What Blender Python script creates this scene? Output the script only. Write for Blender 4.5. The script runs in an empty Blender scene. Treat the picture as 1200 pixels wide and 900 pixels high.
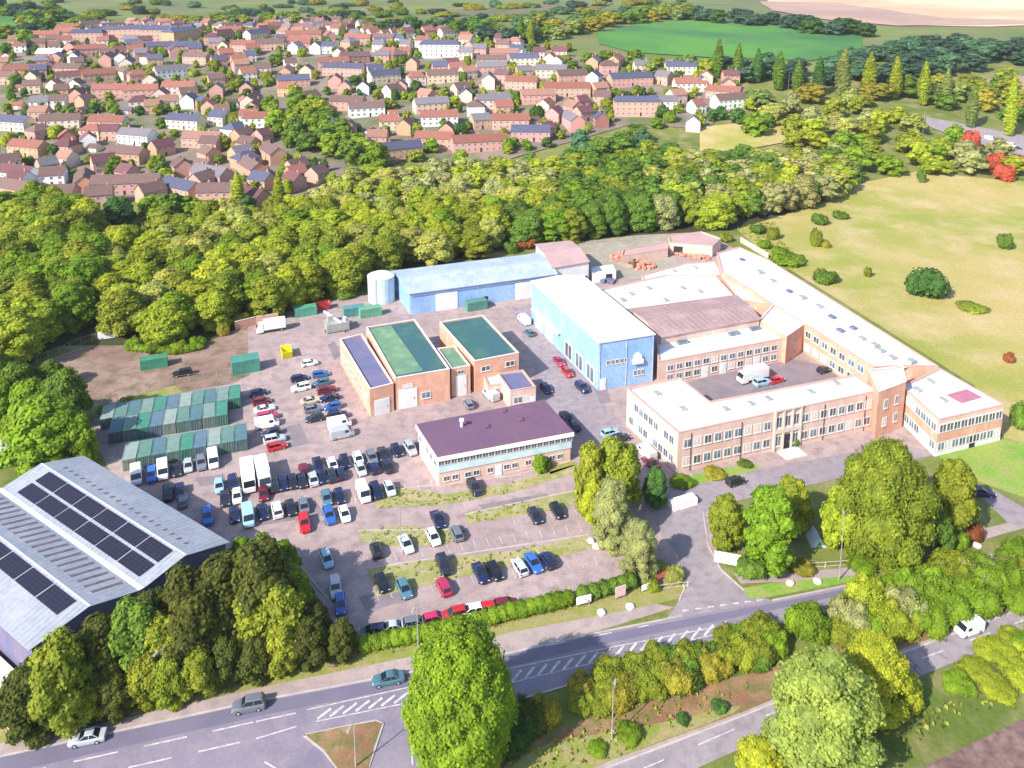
import bpy, bmesh, math, random
from mathutils import Vector, Matrix, noise
from mathutils.geometry import delaunay_2d_cdt
R = math.radians
scene = bpy.context.scene
C = scene.collection
rnd = random.Random(7)

# ------------------------------------------------------------------ camera
F, PX, PY, PITCH, H = 950.0, 600.0, 150.0, R(11.0), 95.0
cam_d = bpy.data.cameras.new('camera')
cam = bpy.data.objects.new('camera', cam_d); C.objects.link(cam)
cam.location = (0, 0, H); cam.rotation_euler = (R(90) - PITCH, 0, 0)
cam_d.sensor_width = 36; cam_d.lens = F / 1200 * 36
cam_d.shift_y = -(450 - PY) / 1200.0
cam_d.clip_start = 1; cam_d.clip_end = 12000
scene.camera = cam
CT, ST = math.cos(PITCH), math.sin(PITCH)

def ray(x, y):
    dx, dy = (x - PX) / F, (PY - y) / F
    return Vector((dx, CT + dy * ST, dy * CT - ST))

# ------------------------------------------------------------------ terrain
ZP = [(0, 0), (345, 0), (400, 5), (475, 17), (560, 31), (640, 41), (800, 48), (1100, 52), (1500, 66), (2200, 120), (4000, 300), (9000, 700)]
def zlin(d):
    for (a, za), (b, zb) in zip(ZP, ZP[1:]):
        if d <= b: return za + (zb - za) * (d - a) / (b - a)
    return ZP[-1][1]
def terr(x, y):
    if y < 300: return 0.0
    z = sum(zlin(y + k) for k in (-40, -20, 0, 20, 40)) / 5.0
    w = min(1.0, max(0.0, (y - 330) / 200.0))
    z += w * (2.0 * math.sin(x * 0.011 + 1.3) + 1.6 * math.sin(y * 0.013 + x * 0.006))
    return max(z, 0.0)

def at(x, y, h=0.0):
    """photo pixel -> point on the terrain (or on the level plane h above flat ground)."""
    r = ray(x, y)
    if h or r.z < -0.25:
        t = (h - H) / r.z
        p = Vector((0, 0, H)) + r * t
        if h or p.y < 300: return p
    t = 60.0; step = 4.0
    while t < 9000:
        p = Vector((0, 0, H)) + r * t
        if p.z <= terr(p.x, p.y):
            lo, hi = t - step, t
            for _ in range(12):
                m = (lo + hi) / 2; p = Vector((0, 0, H)) + r * m
                if p.z <= terr(p.x, p.y): hi = m
                else: lo = m
            p = Vector((0, 0, H)) + r * hi
            p.z = terr(p.x, p.y); return p
        step = 4.0 + t * 0.004
        t += step
    return Vector((0, 0, H)) + r * 9000
def ppm(p):   # pixels per metre (1200 px photo) at a point
    d = CT * p.y - ST * (p.z - H)
    return F / d

A_DIR = Vector((at(184, 2000).x, 0, 0))
def vdir(x, y):
    r = ray(x, y); v = Vector((r.x, r.y, 0)); return v.normalized()
AX = vdir(184, -38)            # site axis running away from the camera
BX = Vector((AX.y, -AX.x, 0))  # site axis running to the right
YA = math.atan2(AX.y, AX.x); YB = math.atan2(BX.y, BX.x)

# ------------------------------------------------------------------ materials
def new_mat(name):
    m = bpy.data.materials.new(name); m.use_nodes = True
    nt = m.node_tree; b = nt.nodes['Principled BSDF']
    return m, nt, b
def mixn(nt, fac, a, b, blend='MIX'):
    n = nt.nodes.new('ShaderNodeMix'); n.data_type = 'RGBA'; n.blend_type = blend
    for sock, v in ((n.inputs[0], fac), (n.inputs[6], a), (n.inputs[7], b)):
        if hasattr(v, 'is_output') or isinstance(v, bpy.types.NodeSocket): nt.links.new(v, sock)
        elif isinstance(v, (int, float)): sock.default_value = v
        else: sock.default_value = (*v, 1)
    return n.outputs[2]
def noise_ramp(nt, scale, lo=0.35, hi=0.65, detail=4, coord='Object', rough=0.6, stretch=None):
    tc = nt.nodes.new('ShaderNodeTexCoord')
    src = tc.outputs[coord]
    if coord == 'World':
        pass
    if stretch:
        mp = nt.nodes.new('ShaderNodeMapping'); mp.inputs['Scale'].default_value = stretch[:3]
        if len(stretch) > 3: mp.inputs['Rotation'].default_value = (0, 0, stretch[3])
        nt.links.new(src, mp.inputs[0]); src = mp.outputs[0]
    n = nt.nodes.new('ShaderNodeTexNoise'); n.inputs['Scale'].default_value = scale
    n.inputs['Detail'].default_value = detail; n.inputs['Roughness'].default_value = rough
    nt.links.new(src, n.inputs['Vector'])
    r = nt.nodes.new('ShaderNodeMapRange'); r.inputs[1].default_value = lo; r.inputs[2].default_value = hi
    nt.links.new(n.outputs[0], r.inputs[0]); return r.outputs[0]
def surf(name, c1, c2=None, s1=0.1, c3=None, s2=1.5, rough=0.85, bump=0.0, spec=0.3, metal=0.0, lo=.38, hi=.62, fine=0.25):
    m, nt, b = new_mat(name)
    col = c1
    if c2: col = mixn(nt, noise_ramp(nt, s1, lo, hi), c1, c2)
    if c3: col = mixn(nt, noise_ramp(nt, s2, .45, .7), col, c3)
    if fine:
        f = noise_ramp(nt, s2 * 3 + 1, .2, .8, 3)
        g = mixn(nt, f, (1 - fine,) * 3, (1 + fine,) * 3)
        col = mixn(nt, 1.0, col, g, 'MULTIPLY')
    if isinstance(col, tuple): b.inputs['Base Color'].default_value = (*col, 1)
    else: nt.links.new(col, b.inputs['Base Color'])
    b.inputs['Roughness'].default_value = rough; b.inputs['Metallic'].default_value = metal
    b.inputs['Specular IOR Level'].default_value = spec
    if bump:
        bp = nt.nodes.new('ShaderNodeBump'); bp.inputs['Strength'].default_value = bump; bp.inputs['Distance'].default_value = 0.3
        n = noise_ramp(nt, s2, 0, 1); nt.links.new(n, bp.inputs['Height']); nt.links.new(bp.outputs[0], b.inputs['Normal'])
    return m
def tinted(name, rough=0.5, spec=0.5, s=1.0, amt=0.15, metal=0.0, coat=0.0):
    """base colour comes from the object's own colour, with some wear"""
    m, nt, b = new_mat(name)
    oi = nt.nodes.new('ShaderNodeObjectInfo')
    g = mixn(nt, noise_ramp(nt, s, .3, .7), (1 - amt,) * 3, (1 + amt,) * 3)
    nt.links.new(mixn(nt, 1.0, oi.outputs['Color'], g, 'MULTIPLY'), b.inputs['Base Color'])
    b.inputs['Roughness'].default_value = rough; b.inputs['Specular IOR Level'].default_value = spec
    b.inputs['Metallic'].default_value = metal; b.inputs['Coat Weight'].default_value = coat
    return m
def foliage(name):
    m, nt, b = new_mat(name)
    oi = nt.nodes.new('ShaderNodeObjectInfo')
    geo = nt.nodes.new('ShaderNodeNewGeometry')
    g1 = mixn(nt, noise_ramp(nt, 0.45, .3, .7, 3), (.85, .88, .8), (1.6, 1.45, 1.1))
    rr = nt.nodes.new('ShaderNodeMapRange'); nt.links.new(geo.outputs['Random Per Island'], rr.inputs[0])
    rr.inputs[3].default_value = 0.72; rr.inputs[4].default_value = 1.3
    c = mixn(nt, 1.0, oi.outputs['Color'], g1, 'MULTIPLY')
    v = nt.nodes.new('ShaderNodeVectorMath'); v.operation = 'SCALE'
    nt.links.new(c, v.inputs[0]); nt.links.new(rr.outputs[0], v.inputs['Scale'])
    nt.links.new(v.outputs[0], b.inputs['Base Color'])
    b.inputs['Roughness'].default_value = 0.6; b.inputs['Specular IOR Level'].default_value = 0.15
    tr = nt.nodes.new('ShaderNodeBsdfTranslucent'); nt.links.new(v.outputs[0], tr.inputs['Color'])
    ms = nt.nodes.new('ShaderNodeMixShader'); ms.inputs[0].default_value = 0.38
    out = nt.nodes['Material Output']
    nt.links.new(b.outputs[0], ms.inputs[1]); nt.links.new(tr.outputs[0], ms.inputs[2]); nt.links.new(ms.outputs[0], out.inputs['Surface'])
    return m
def striped(name, c1, c2, period, yaw, rough=0.5, metal=0.0, s=0.15, c3=None, width=.5):
    """sheeting with ribs running along the yaw direction (stripe across)"""
    m, nt, b = new_mat(name)
    tc = nt.nodes.new('ShaderNodeTexCoord'); mp = nt.nodes.new('ShaderNodeMapping')
    mp.inputs['Rotation'].default_value = (0, 0, -yaw)
    nt.links.new(tc.outputs['Object'], mp.inputs[0])
    sx = nt.nodes.new('ShaderNodeSeparateXYZ'); nt.links.new(mp.outputs[0], sx.inputs[0])
    d = nt.nodes.new('ShaderNodeMath'); d.operation = 'DIVIDE'; d.inputs[1].default_value = period; nt.links.new(sx.outputs['Y'], d.inputs[0])
    fr = nt.nodes.new('ShaderNodeMath'); fr.operation = 'FRACT'; nt.links.new(d.outputs[0], fr.inputs[0])
    gt = nt.nodes.new('ShaderNodeMath'); gt.operation = 'GREATER_THAN'; gt.inputs[1].default_value = 1 - width; nt.links.new(fr.outputs[0], gt.inputs[0])
    col = mixn(nt, gt.outputs[0], c1, c2)
    if c3: col = mixn(nt, noise_ramp(nt, s, .42, .68), col, c3)
    g = mixn(nt, noise_ramp(nt, 1.2, .3, .7), (.88,) * 3, (1.1,) * 3)
    col = mixn(nt, 1.0, col, g, 'MULTIPLY')
    nt.links.new(col, b.inputs['Base Color']); b.inputs['Roughness'].default_value = rough; b.inputs['Metallic'].default_value = metal
    return m
def brick(name, c1, c2, mortar, scale=1.0):
    m, nt, b = new_mat(name)
    col = mixn(nt, noise_ramp(nt, 0.35, .35, .65), c1, c2)
    g = mixn(nt, noise_ramp(nt, 5.0, .3, .7, 2, stretch=(1, 1, 4)), (.82,) * 3, (1.15,) * 3)
    col = mixn(nt, 1.0, col, g, 'MULTIPLY')
    st = noise_ramp(nt, 0.8, .55, .8, stretch=(1, 1, .2))
    col = mixn(nt, st, col, mortar)
    nt.links.new(col, b.inputs['Base Color']); b.inputs['Roughness'].default_value = .85
    b.inputs['Specular IOR Level'].default_value = .2
    return m

M = {}
M['ground'] = surf('rough_grass_ground', (.10, .14, .022), (.17, .19, .045), .02, (.26, .22, .10), .12, bump=.5)
M['hillside'] = surf('hillside_ground', (.09, .14, .035), (.17, .20, .05), .010, (.17, .14, .07), .03)
M['meadow'] = surf('dry_meadow', (.41, .325, .115), (.26, .28, .05), .016, (.47, .36, .18), .06, bump=.4, fine=.2)
M['yard'] = surf('yard_concrete', (.33, .25, .245), (.405, .31, .30), .07, (.25, .19, .19), .4, bump=.1, fine=.16)
M['lane'] = surf('worn_lane_tarmac', (.27, .23, .25), (.32, .275, .29), .08, (.22, .185, .205), .6, fine=.1)
M['dirt'] = surf('bare_dirt', (.23, .145, .115), (.31, .215, .175), .06, (.14, .11, .06), .3, bump=.4)
M['soil'] = surf('brown_soil', (.22, .11, .06), (.30, .19, .10), .15, (.12, .14, .04), .5, bump=.5)
M['asphalt'] = surf('road_asphalt', (.19, .165, .22), (.25, .215, .27), .05, (.27, .23, .27), .3, fine=.12)
M['lane_dark'] = surf('resurfaced_asphalt', (.145, .13, .19), (.17, .155, .215), .1, fine=.1)
M['pavement'] = surf('pavement', (.35, .27, .26), (.41, .32, .30), .1, (.28, .235, .23), .5, fine=.12)
M['kerb'] = surf('kerb_stone', (.48, .42, .40), (.38, .34, .33), .5, fine=.15)
M['paint'] = surf('road_paint', (.62, .58, .58), (.40, .37, .38), 1.2, fine=.2)
M['lawn'] = surf('lawn', (.16, .30, .04), (.25, .33, .06), .1, (.30, .28, .10), .3, bump=.3)
M['verge'] = surf('verge_grass', (.20, .24, .04), (.28, .26, .09), .15, (.33, .25, .13), .5, bump=.4)
M['scrub'] = surf('scrub_ground', (.33, .29, .12), (.22, .25, .06), .2, (.40, .33, .22), .6, bump=.4)
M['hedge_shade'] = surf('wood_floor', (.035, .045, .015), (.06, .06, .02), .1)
M['green_field'] = surf('green_field', (.085, .23, .035), (.04, .14, .04), .010, fine=.08)
M['tan_field'] = surf('stubble_field', (.72, .57, .36), (.50, .34, .22), .0035, fine=.06)
M['plough_cloudshade'] = surf('ploughed_soil_and_cloud_shade', (.34, .22, .18), (.42, .28, .22), .01, fine=.08)  # brown soil; the same colour paints the cloud shadow on the stubble
M['hillgrass'] = surf('hill_pasture', (.13, .17, .05), (.18, .17, .07), .02)
M['hillgrass2'] = surf('hill_heath', (.17, .13, .09), (.10, .12, .05), .02)
M['town'] = surf('town_ground', (.25, .19, .165), (.10, .13, .04), .05, (.19, .15, .14), .09)
M['rail'] = surf('railway_ballast', (.17, .10, .09), (.25, .16, .14), .3, (.10, .07, .07), 1)
M['bark'] = surf('bark', (.10, .075, .05), (.17, .13, .09), 2)
M['leaf'] = foliage('leaves')
M['brick'] = brick('orange_brick', (.60, .31, .22), (.68, .39, .28), (.72, .52, .42))
M['palebrick'] = brick('pale_weathered_brick', (.62, .42, .35), (.69, .49, .42), (.76, .62, .55))
M['whiteroof'] = surf('white_roof_membrane', (.80, .78, .76), (.70, .68, .68), .12, (.60, .58, .60), .3, rough=.5, fine=.06)
M['patchroof'] = surf('patched_white_roof', (.78, .75, .78), (.62, .60, .66), .18, (.50, .47, .54), .5, rough=.6, fine=.1)
M['coping'] = surf('coping', (.72, .66, .62), (.6, .52, .5), .5, fine=.1)
M['frame'] = surf('window_frame_paint', (.64, .60, .58), fine=.05)
M['redcoping'] = surf('brick_coping', (.56, .36, .31), (.48, .31, .28), .5, fine=.1)
M['cream'] = surf('cream_render', (.66, .56, .48), (.58, .49, .42), .5, fine=.06)
M['blue'] = striped('blue_cladding', (.27, .44, .70), (.23, .39, .66), .6, YB, .45, c3=(.33, .50, .73))
M['blue_side'] = striped('blue_cladding_side', (.20, .39, .68), (.16, .34, .62), .6, YA + R(0), .45, c3=(.27, .46, .72))
M['blueroof'] = striped('pale_blue_roof', (.38, .45, .60), (.33, .40, .56), 1.0, YA, .5, c3=(.46, .52, .62))
M['white'] = surf('white_paint', (.78, .77, .76), (.68, .67, .66), .6, rough=.5, fine=.05)
M['greenfelt'] = surf('green_roof_felt', (.042, .125, .12), (.04, .11, .14), .08, (.065, .155, .12), .2, rough=.8, fine=.1)
M['greenfelt2'] = surf('pale_green_roof_felt', (.14, .25, .15), (.105, .20, .15), .15, (.22, .35, .20), .3, rough=.8, fine=.1)
M['greyfelt'] = surf('blue_grey_roof_felt', (.115, .13, .25), (.15, .15, .26), .12, (.20, .16, .24), .3, rough=.8, fine=.1)
M['purple'] = surf('purple_roof', (.15, .080, .130), (.18, .095, .145), .08, (.125, .08, .15), .3, rough=.8, fine=.08)
M['brownroof'] = striped('brown_sheet_roof', (.36, .24, .23), (.30, .20, .20), 1.6, YA, .7, c3=(.42, .30, .28))
M['pinkroof'] = surf('pinkish_roof', (.48, .32, .31), (.42, .28, .28), .2, fine=.08)
M['glass'] = surf('window_glass', (.05, .06, .085), (.10, .12, .16), .8, rough=.12, spec=.8, fine=0)
M['paleglass'] = surf('pale_window_glass', (.20, .27, .33), (.10, .15, .20), .5, rough=.15, spec=.8, fine=0)
M['cyan'] = surf('pale_cyan_panels', (.46, .60, .66), (.56, .68, .72), .4, rough=.4, fine=.05)
M['metal'] = surf('galvanised_steel', (.45, .46, .44), (.36, .37, .36), 1, rough=.45, metal=.3, fine=.05)
M['dark'] = surf('dark_opening', (.03, .028, .035), fine=0)
M['rubber'] = surf('tyre_rubber', (.018, .018, .02), fine=0)
M['carglass'] = surf('car_glass', (.015, .018, .025), rough=.06, spec=.9, fine=0)
M['lamp'] = surf('lamp_lens', (.75, .75, .72), rough=.15, fine=0)
M['taillamp'] = surf('tail_lamp', (.45, .02, .02), rough=.2, fine=0)
M['carpaint'] = tinted('car_paint', .25, .5, 2.0, .06, coat=.6)
M['tint'] = tinted('tinted_surface', .7, .3, .8, .14)
M['rooftile'] = tinted('roof_tiles', .75, .25, 1.5, .22)
M['wallpaint'] = tinted('house_wall', .85, .2, 1.0, .12)
M['container'] = tinted('container_paint', .5, .4, .7, .2)
M['solar'] = None
def solar():
    m, nt, b = new_mat('solar_cells')
    tc = nt.nodes.new('ShaderNodeTexCoord'); br = nt.nodes.new('ShaderNodeTexBrick')
    br.inputs['Scale'].default_value = .5; br.offset = 0
    br.inputs['Color1'].default_value = (.012, .010, .024, 1); br.inputs['Color2'].default_value = (.015, .012, .028, 1)
    br.inputs['Mortar'].default_value = (.03, .026, .045, 1); br.inputs['Mortar Size'].default_value = .02
    mp = nt.nodes.new('ShaderNodeMapping'); mp.inputs['Rotation'].default_value = (0, 0, -WYAW)
    nt.links.new(tc.outputs['Object'], mp.inputs[0]); nt.links.new(mp.outputs[0], br.inputs['Vector'])
    nt.links.new(br.outputs[0], b.inputs['Base Color']); b.inputs['Roughness'].default_value = .35
    return m
_wa, _wb = at(96, 536, 9), at(264, 636, 9)
WAX = (_wa - _wb); WAX.z = 0; WLEN = WAX.length; WAX.normalize(); WYAW = math.atan2(WAX.y, WAX.x)
M['solar'] = solar()
M['metalroof'] = striped('grey_metal_roof', (.30, .32, .37), (.25, .27, .32), .9, WYAW + R(90), .45, c3=(.34, .35, .39))

# ------------------------------------------------------------------ object helpers
BASE = {}
def setp(o, label=None, cat=None, group=None, kind=None):
    if label: o['label'] = label
    if cat: o['category'] = cat
    if group: o['group'] = group
    if kind: o['kind'] = kind
    return o
def empty(name, loc, label, cat, group=None, yaw=0.0):
    o = bpy.data.objects.new(name, None); C.objects.link(o)
    o.location = loc; o.rotation_euler = (0, 0, yaw); o.empty_display_size = .5
    BASE[o.name] = Vector(loc)
    return setp(o, label, cat, group)
class MB:
    def __init__(s): s.v = []; s.f = []; s.mi = []
    def add(s, vs, fs, mi=0):
        n = len(s.v); s.v += [tuple(v) for v in vs]; s.f += [tuple(n + i for i in f) for f in fs]; s.mi += [mi] * len(fs); return s
    def box(s, c, size, yaw=0.0, mi=0):
        """c = centre of base"""
        cx, cy, cz = c; w, d, h = size; ca, sa = math.cos(yaw), math.sin(yaw)
        vs = []
        for z in (0, h):
            for x, y in ((-w/2, -d/2), (w/2, -d/2), (w/2, d/2), (-w/2, d/2)):
                vs.append((cx + x*ca - y*sa, cy + x*sa + y*ca, cz + z))
        return s.add(vs, [(3,2,1,0),(4,5,6,7),(0,1,5,4),(1,2,6,5),(2,3,7,6),(3,0,4,7)], mi)
    def prism(s, pts, z0, z1, mi=0):
        """pts CCW list of (x,y)"""
        n = len(pts)
        vs = [(p[0], p[1], z0) for p in pts] + [(p[0], p[1], z1) for p in pts]
        return s.add(vs, [tuple(range(n-1, -1, -1)), tuple(range(n, 2*n))] + [(i, (i+1) % n, n+(i+1) % n, n+i) for i in range(n)], mi)
    def tube(s, a, b, r0, r1=None, n=8, mi=0):
        a, b = Vector(a), Vector(b); r1 = r0 if r1 is None else r1
        d = (b - a).normalized(); u = d.orthogonal().normalized(); w = d.cross(u)
        vs = [a + (u*math.cos(2*math.pi*i/n) + w*math.sin(2*math.pi*i/n))*r0 for i in range(n)]
        vs += [b + (u*math.cos(2*math.pi*i/n) + w*math.sin(2*math.pi*i/n))*r1 for i in range(n)]
        return s.add(vs, [tuple(range(n-1, -1, -1)), tuple(range(n, 2*n))] + [(i, (i+1) % n, n+(i+1) % n, n+i) for i in range(n)], mi)
    def mesh(s, name, mats, off=(0, 0, 0), smooth=False):
        me = bpy.data.meshes.new(name)
        ox, oy, oz = off
        me.from_pydata([(x-ox, y-oy, z-oz) for x, y, z in s.v], [], s.f)
        for m in (mats if isinstance(mats, (list, tuple)) else [mats]): me.materials.append(m)
        if any(s.mi): me.polygons.foreach_set('material_index', s.mi)
        if smooth: me.shade_smooth()
        me.update(); return me
    def build(s, name, mats, parent=None, color=None, smooth=False, loc=None):
        """vertices are in world coordinates; parent roots have no rotation"""
        root = parent
        while root is not None and root.parent is not None: root = root.parent
        off = BASE[root.name] if root is not None else Vector(loc or (0, 0, 0))
        o = bpy.data.objects.new(name, s.mesh(name, mats, off, smooth)); C.objects.link(o)
        if root is not None: o.parent = parent
        else: o.location = off; BASE[o.name] = off
        if color: o.color = (*color, 1)
        return o
def inst(name, me, parent=None, loc=(0, 0, 0), rot=(0, 0, 0), scale=(1, 1, 1), color=None):
    o = bpy.data.objects.new(name, me); C.objects.link(o)
    o.parent = parent; o.location = loc; o.rotation_euler = rot; o.scale = scale
    if color: o.color = (*color, 1)
    return o
def copy_tree(o, loc=None, parent=None):
    c = o.copy(); C.objects.link(c); c.parent = parent
    if loc is not None: c.location = loc; BASE[c.name] = Vector(loc)
    for ch in o.children: copy_tree(ch, None, c)
    return c
def ccw(pts):
    a = sum(p[0]*q[1] - q[0]*p[1] for p, q in zip(pts, pts[1:] + pts[:1]))
    return list(pts) if a > 0 else list(reversed(pts))
def inset(pts, d):
    """inward offset of a CCW polygon"""
    n = len(pts); out = []
    for i in range(n):
        p0, p1, p2 = Vector(pts[i-1][:2]), Vector(pts[i][:2]), Vector(pts[(i+1) % n][:2])
        e1, e2 = (p1-p0).normalized(), (p2-p1).normalized()
        n1, n2 = Vector((-e1.y, e1.x)), Vector((-e2.y, e2.x))
        b = n1 + n2; k = d / max(.3, (1 + n1.dot(n2)) ) 
        out.append(tuple(p1 + b * k))
    return out

def pip(x, y, poly):
    c = False; j = len(poly) - 1
    for i in range(len(poly)):
        if (poly[i][1] > y) != (poly[j][1] > y) and x < (poly[j][0]-poly[i][0])*(y-poly[i][1])/(poly[j][1]-poly[i][1]) + poly[i][0]: c = not c
        j = i
    return c
def patch(name, px, mat, dz, kind='structure', step=None, hole=None, label=None):
    """a ground sheet whose outline is given where it lies on the ground; follows the terrain"""
    P = ccw([tuple(at(x, y)[:2]) for x, y in px])
    xs = [p[0] for p in P]; ys = [p[1] for p in P]
    v = [Vector(p) for p in P]; nb = len(v)
    # densify border
    bv = []
    far = max(ys) > 300
    st = step or (12 if max(ys) < 700 else 25)
    for i in range(nb):
        a, b = v[i], v[(i+1) % nb]; k = max(1, int((b-a).length / st)) if far else 1
        bv += [a.lerp(b, t / k) for t in range(k)]
    pts = list(bv)
    if far:
        y = max(min(ys), 290) + st
        while y < max(ys):
            x = min(xs) + st/2
            while x < max(xs):
                if pip(x, y, P): pts.append(Vector((x + rnd.uniform(-1, 1), y + rnd.uniform(-1, 1))))
                x += st
            y += st
    n = len(bv)
    vs, _, fs, *_ = delaunay_2d_cdt(pts, [], [list(range(n))], 1, 1e-4)
    mb = MB(); mb.add([(p.x, p.y, terr(p.x, p.y) + dz + (.14*min(1, max(0, (p.y-300)/40)))) for p in vs], [tuple(f) for f in fs])
    o = mb.build(name, mat); 
    me = o.data
    if me.polygons and sum(p.normal.z for p in me.polygons) < 0: me.flip_normals()
    setp(o, kind=kind)
    if label: o['label'] = label
    return o

# ------------------------------------------------------------------ ground sheets
def terrain():
    xs = [-6000, -4000, -2500, -1600, -1200] + list(range(-1000, 1001, 25)) + [1200, 1600, 2500, 4000, 6000]
    ys = [-200, 0, 60, 120, 200, 260, 300] + list(range(315, 900, 15)) + list(range(900, 2000, 50)) + [2200, 2600, 3200, 4000, 5000, 7000, 9000]
    mb = MB(); W = len(xs)
    mb.add([(x, y, terr(x, y)) for y in ys for x in xs],
           [(j*W+i, j*W+i+1, (j+1)*W+i+1, (j+1)*W+i) for j in range(len(ys)-1) for i in range(W-1)])
    for k, f in enumerate(mb.f):
        mb.mi[k] = 1 if mb.v[f[0]][1] >= 560 else 0
    o = mb.build('ground', [M['ground'], M['hillside']], smooth=True); setp(o, kind='structure')
terrain()
YARD = [(150,592),(104,505),(118,474),(268,446),(290,384),(360,356),(430,345),(480,335),(640,292),(700,286),(790,268),(850,285),(1060,425),(1062,500),(1100,525),(1040,535),(950,560),(860,585),(832,600),(842,660),(800,690),(760,682),(425,752),(412,758),(398,740),(345,655),(262,645)]
patch('yard', YARD, M['yard'], .02)
patch('dirt_lot', [(48,424),(132,394),(205,402),(290,382),(292,440),(270,450),(120,478),(70,470)], M['dirt'], .04)
patch('meadow', [(858,264),(905,255),(960,240),(1012,214),(1075,201),(1140,208),(1320,222),(1500,420),(1420,640),(1200,560),(1178,516),(1142,452),(1000,362),(900,300)], M['meadow'], .03)
ROAD_U = [(-300,955),(-60,900),(0,887),(300,822),(487,787),(600,765),(700,742),(800,722),(900,705),(1010,684),(1300,622)]
ROAD_L = [(1300,648),(990,712),(900,733),(780,765),(680,798),(600,822),(545,850),(540,880),(560,960),(-300,1300)]
patch('road', ROAD_U + ROAD_L, M['asphalt'], .02)
patch('footway', [(-60,882),(0,871),(150,841),(300,807),(495,767),(600,741),(700,722),(770,708),(790,712),(700,740),(600,764),(487,786),(300,821),(0,886),(-60,899)], M['pavement'], .04)
patch('resurfaced_lane', [(-300,955),(0,888),(300,824),(487,789),(600,767),(700,745),(900,708),(1010,687),(1010,693),(900,716),(700,756),(600,781),(487,803),(300,840),(0,908),(-300,990)], M['lane_dark'], .035)
patch('access_road', [(776,577),(835,561),(905,548),(1050,520),(1100,532),(960,566),(850,590),(824,600),(830,640),(845,668),(872,692),(905,704),(780,727),(796,704),(802,690),(793,650),(768,612)], M['lane'], .035)
patch('street', [(600,362),(640,352),(700,462),(735,505),(752,535),(700,545),(672,500),(640,470)], M['lane'], .03)
patch('side_path', [(860,672),(920,672),(1010,664),(1060,648),(1110,634),(1160,618),(1250,596),(1250,606),(1175,626),(1110,646),(1060,662),(1010,674),(920,682),(868,684)], M['pavement'], .04)
patch('drive', [(1146,578),(1160,572),(1240,618),(1240,634),(1180,612)], M['lane'], .05)
patch('lower_road', [(600,950),(720,897),(877,837),(960,802),(1065,763),(1200,713),(1330,668),(1330,696),(1200,742),(1085,790),(960,842),(880,872),(800,908),(740,950)], M['lane'], .03)
patch('lower_footway', [(590,950),(712,893),(872,834),(955,799),(1060,760),(1200,709),(1330,662),(1330,668),(1200,713),(1065,764),(960,803),(877,838),(720,898),(602,950)], M['pavement'], .05)
patch('traffic_island', [(358,862),(400,853),(440,846),(448,849),(440,872),(432,900),(424,960),(408,960),(398,905),(380,880)], M['soil'], .14)
patch('forecourt_lawn', [(1098,530),(1180,514),(1230,525),(1250,600),(1150,566),(1110,548)], M['lawn'], .04)
patch('office_lawn', [(779,573),(800,560),(850,548),(885,543),(890,549),(850,562)], M['lawn'], .05)
patch('roadside_lawn', [(868,690),(900,684),(1005,674),(1012,679),(900,700),(880,702)], M['lawn'], .05)
patch('verge', [(-100,905),(-60,870),(0,850),(200,812),(330,775),(410,757),(500,748),(600,720),(700,700),(770,690),(800,692),(800,700),(770,708),(700,722),(600,741),(495,767),(300,807),(0,871),(-60,888)], M['verge'], .03)
patch('bank_soil', [(560,905),(640,862),(700,838),(800,808),(878,790),(960,765),(1060,722),(1200,682),(1330,650),(1330,664),(1200,709),(1060,760),(955,799),(872,834),(712,893),(590,950),(540,960)], M['soil'], .03)
patch('bank_grass', [(590,900),(650,868),(720,858),(800,842),(870,826),(860,836),(712,893),(590,945)], M['verge'], .05)
patch('railway', [(1040,925),(1070,905),(1200,842),(1330,760),(1330,1000),(980,1000)], M['rail'], .03)
for i, q in enumerate([
    [(438,577),(470,571),(520,580),(600,566),(672,545),(680,552),(600,577),(520,592),(440,596)],
    [(545,603),(610,590),(680,574),(692,584),(660,596),(600,606),(548,614)],
    [(422,622),(470,616),(545,622),(520,640),(440,640),(420,634)],
    [(430,667),(500,656),(600,646),(690,628),(706,640),(640,656),(560,672),(440,700),(440,690)],
    [(120,480),(165,460),(205,452),(215,462),(170,475),(122,492)],
    [(640,545),(668,535),(676,545),(645,556)],
    [(425,750),(480,745),(600,716),(748,684),(752,696),(600,728),(470,764),(424,770)],
    [(770,684),(800,680),(806,690),(770,700)]]):
    patch('grass_strip', q, M['scrub'] if i in (0, 1, 2, 3) else M['verge'], .06)
M['tarpatch'] = surf('tarmac_repair', (.20, .165, .185), (.25, .205, .22), .3, fine=.15)
for q in ([(300,600),(372,590),(380,604),(306,616)], [(330,500),(352,497),(362,520),(338,525)], [(560,592),(640,578),(650,586),(570,600)], [(420,700),(470,690),(476,705),(430,716)], [(400,416),(392,400),(384,404),(392,422)],
          [(690,420),(706,440),(716,470),(704,474),(692,446)], [(600,650),(660,640),(664,646),(604,658)], [(470,520),(500,512),(508,526),(476,534)], [(230,560),(262,556),(266,566),(234,570)]):
    patch('tarmac_repair', q, M['tarpatch'], .045)
M['roofyard'] = surf('beige_yard', (.34, .30, .24), (.27, .25, .19), .1, (.40, .35, .30), .4)
patch('rear_yard', [(676,284),(780,272),(790,300),(800,318),(730,330),(694,312)], M['roofyard'], .05)
patch('courtyard', [(806,448),(915,418),(1000,436),(962,446),(832,470)], M['tarpatch'], .06)
TOWN = [(0,75),(40,45),(85,35),(230,28),(400,28),(560,42),(690,70),(868,92),(870,120),(826,152),(740,146),(650,172),(580,192),(480,186),(400,214),(300,246),(240,250),(170,236),(0,240)]
patch('town_ground', TOWN, M['town'], .25)
patch('green_field', [(700,38),(760,27),(830,23),(900,28),(1010,42),(1010,62),(950,72),(830,68),(740,62),(702,52)], M['green_field'], .5)
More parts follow.
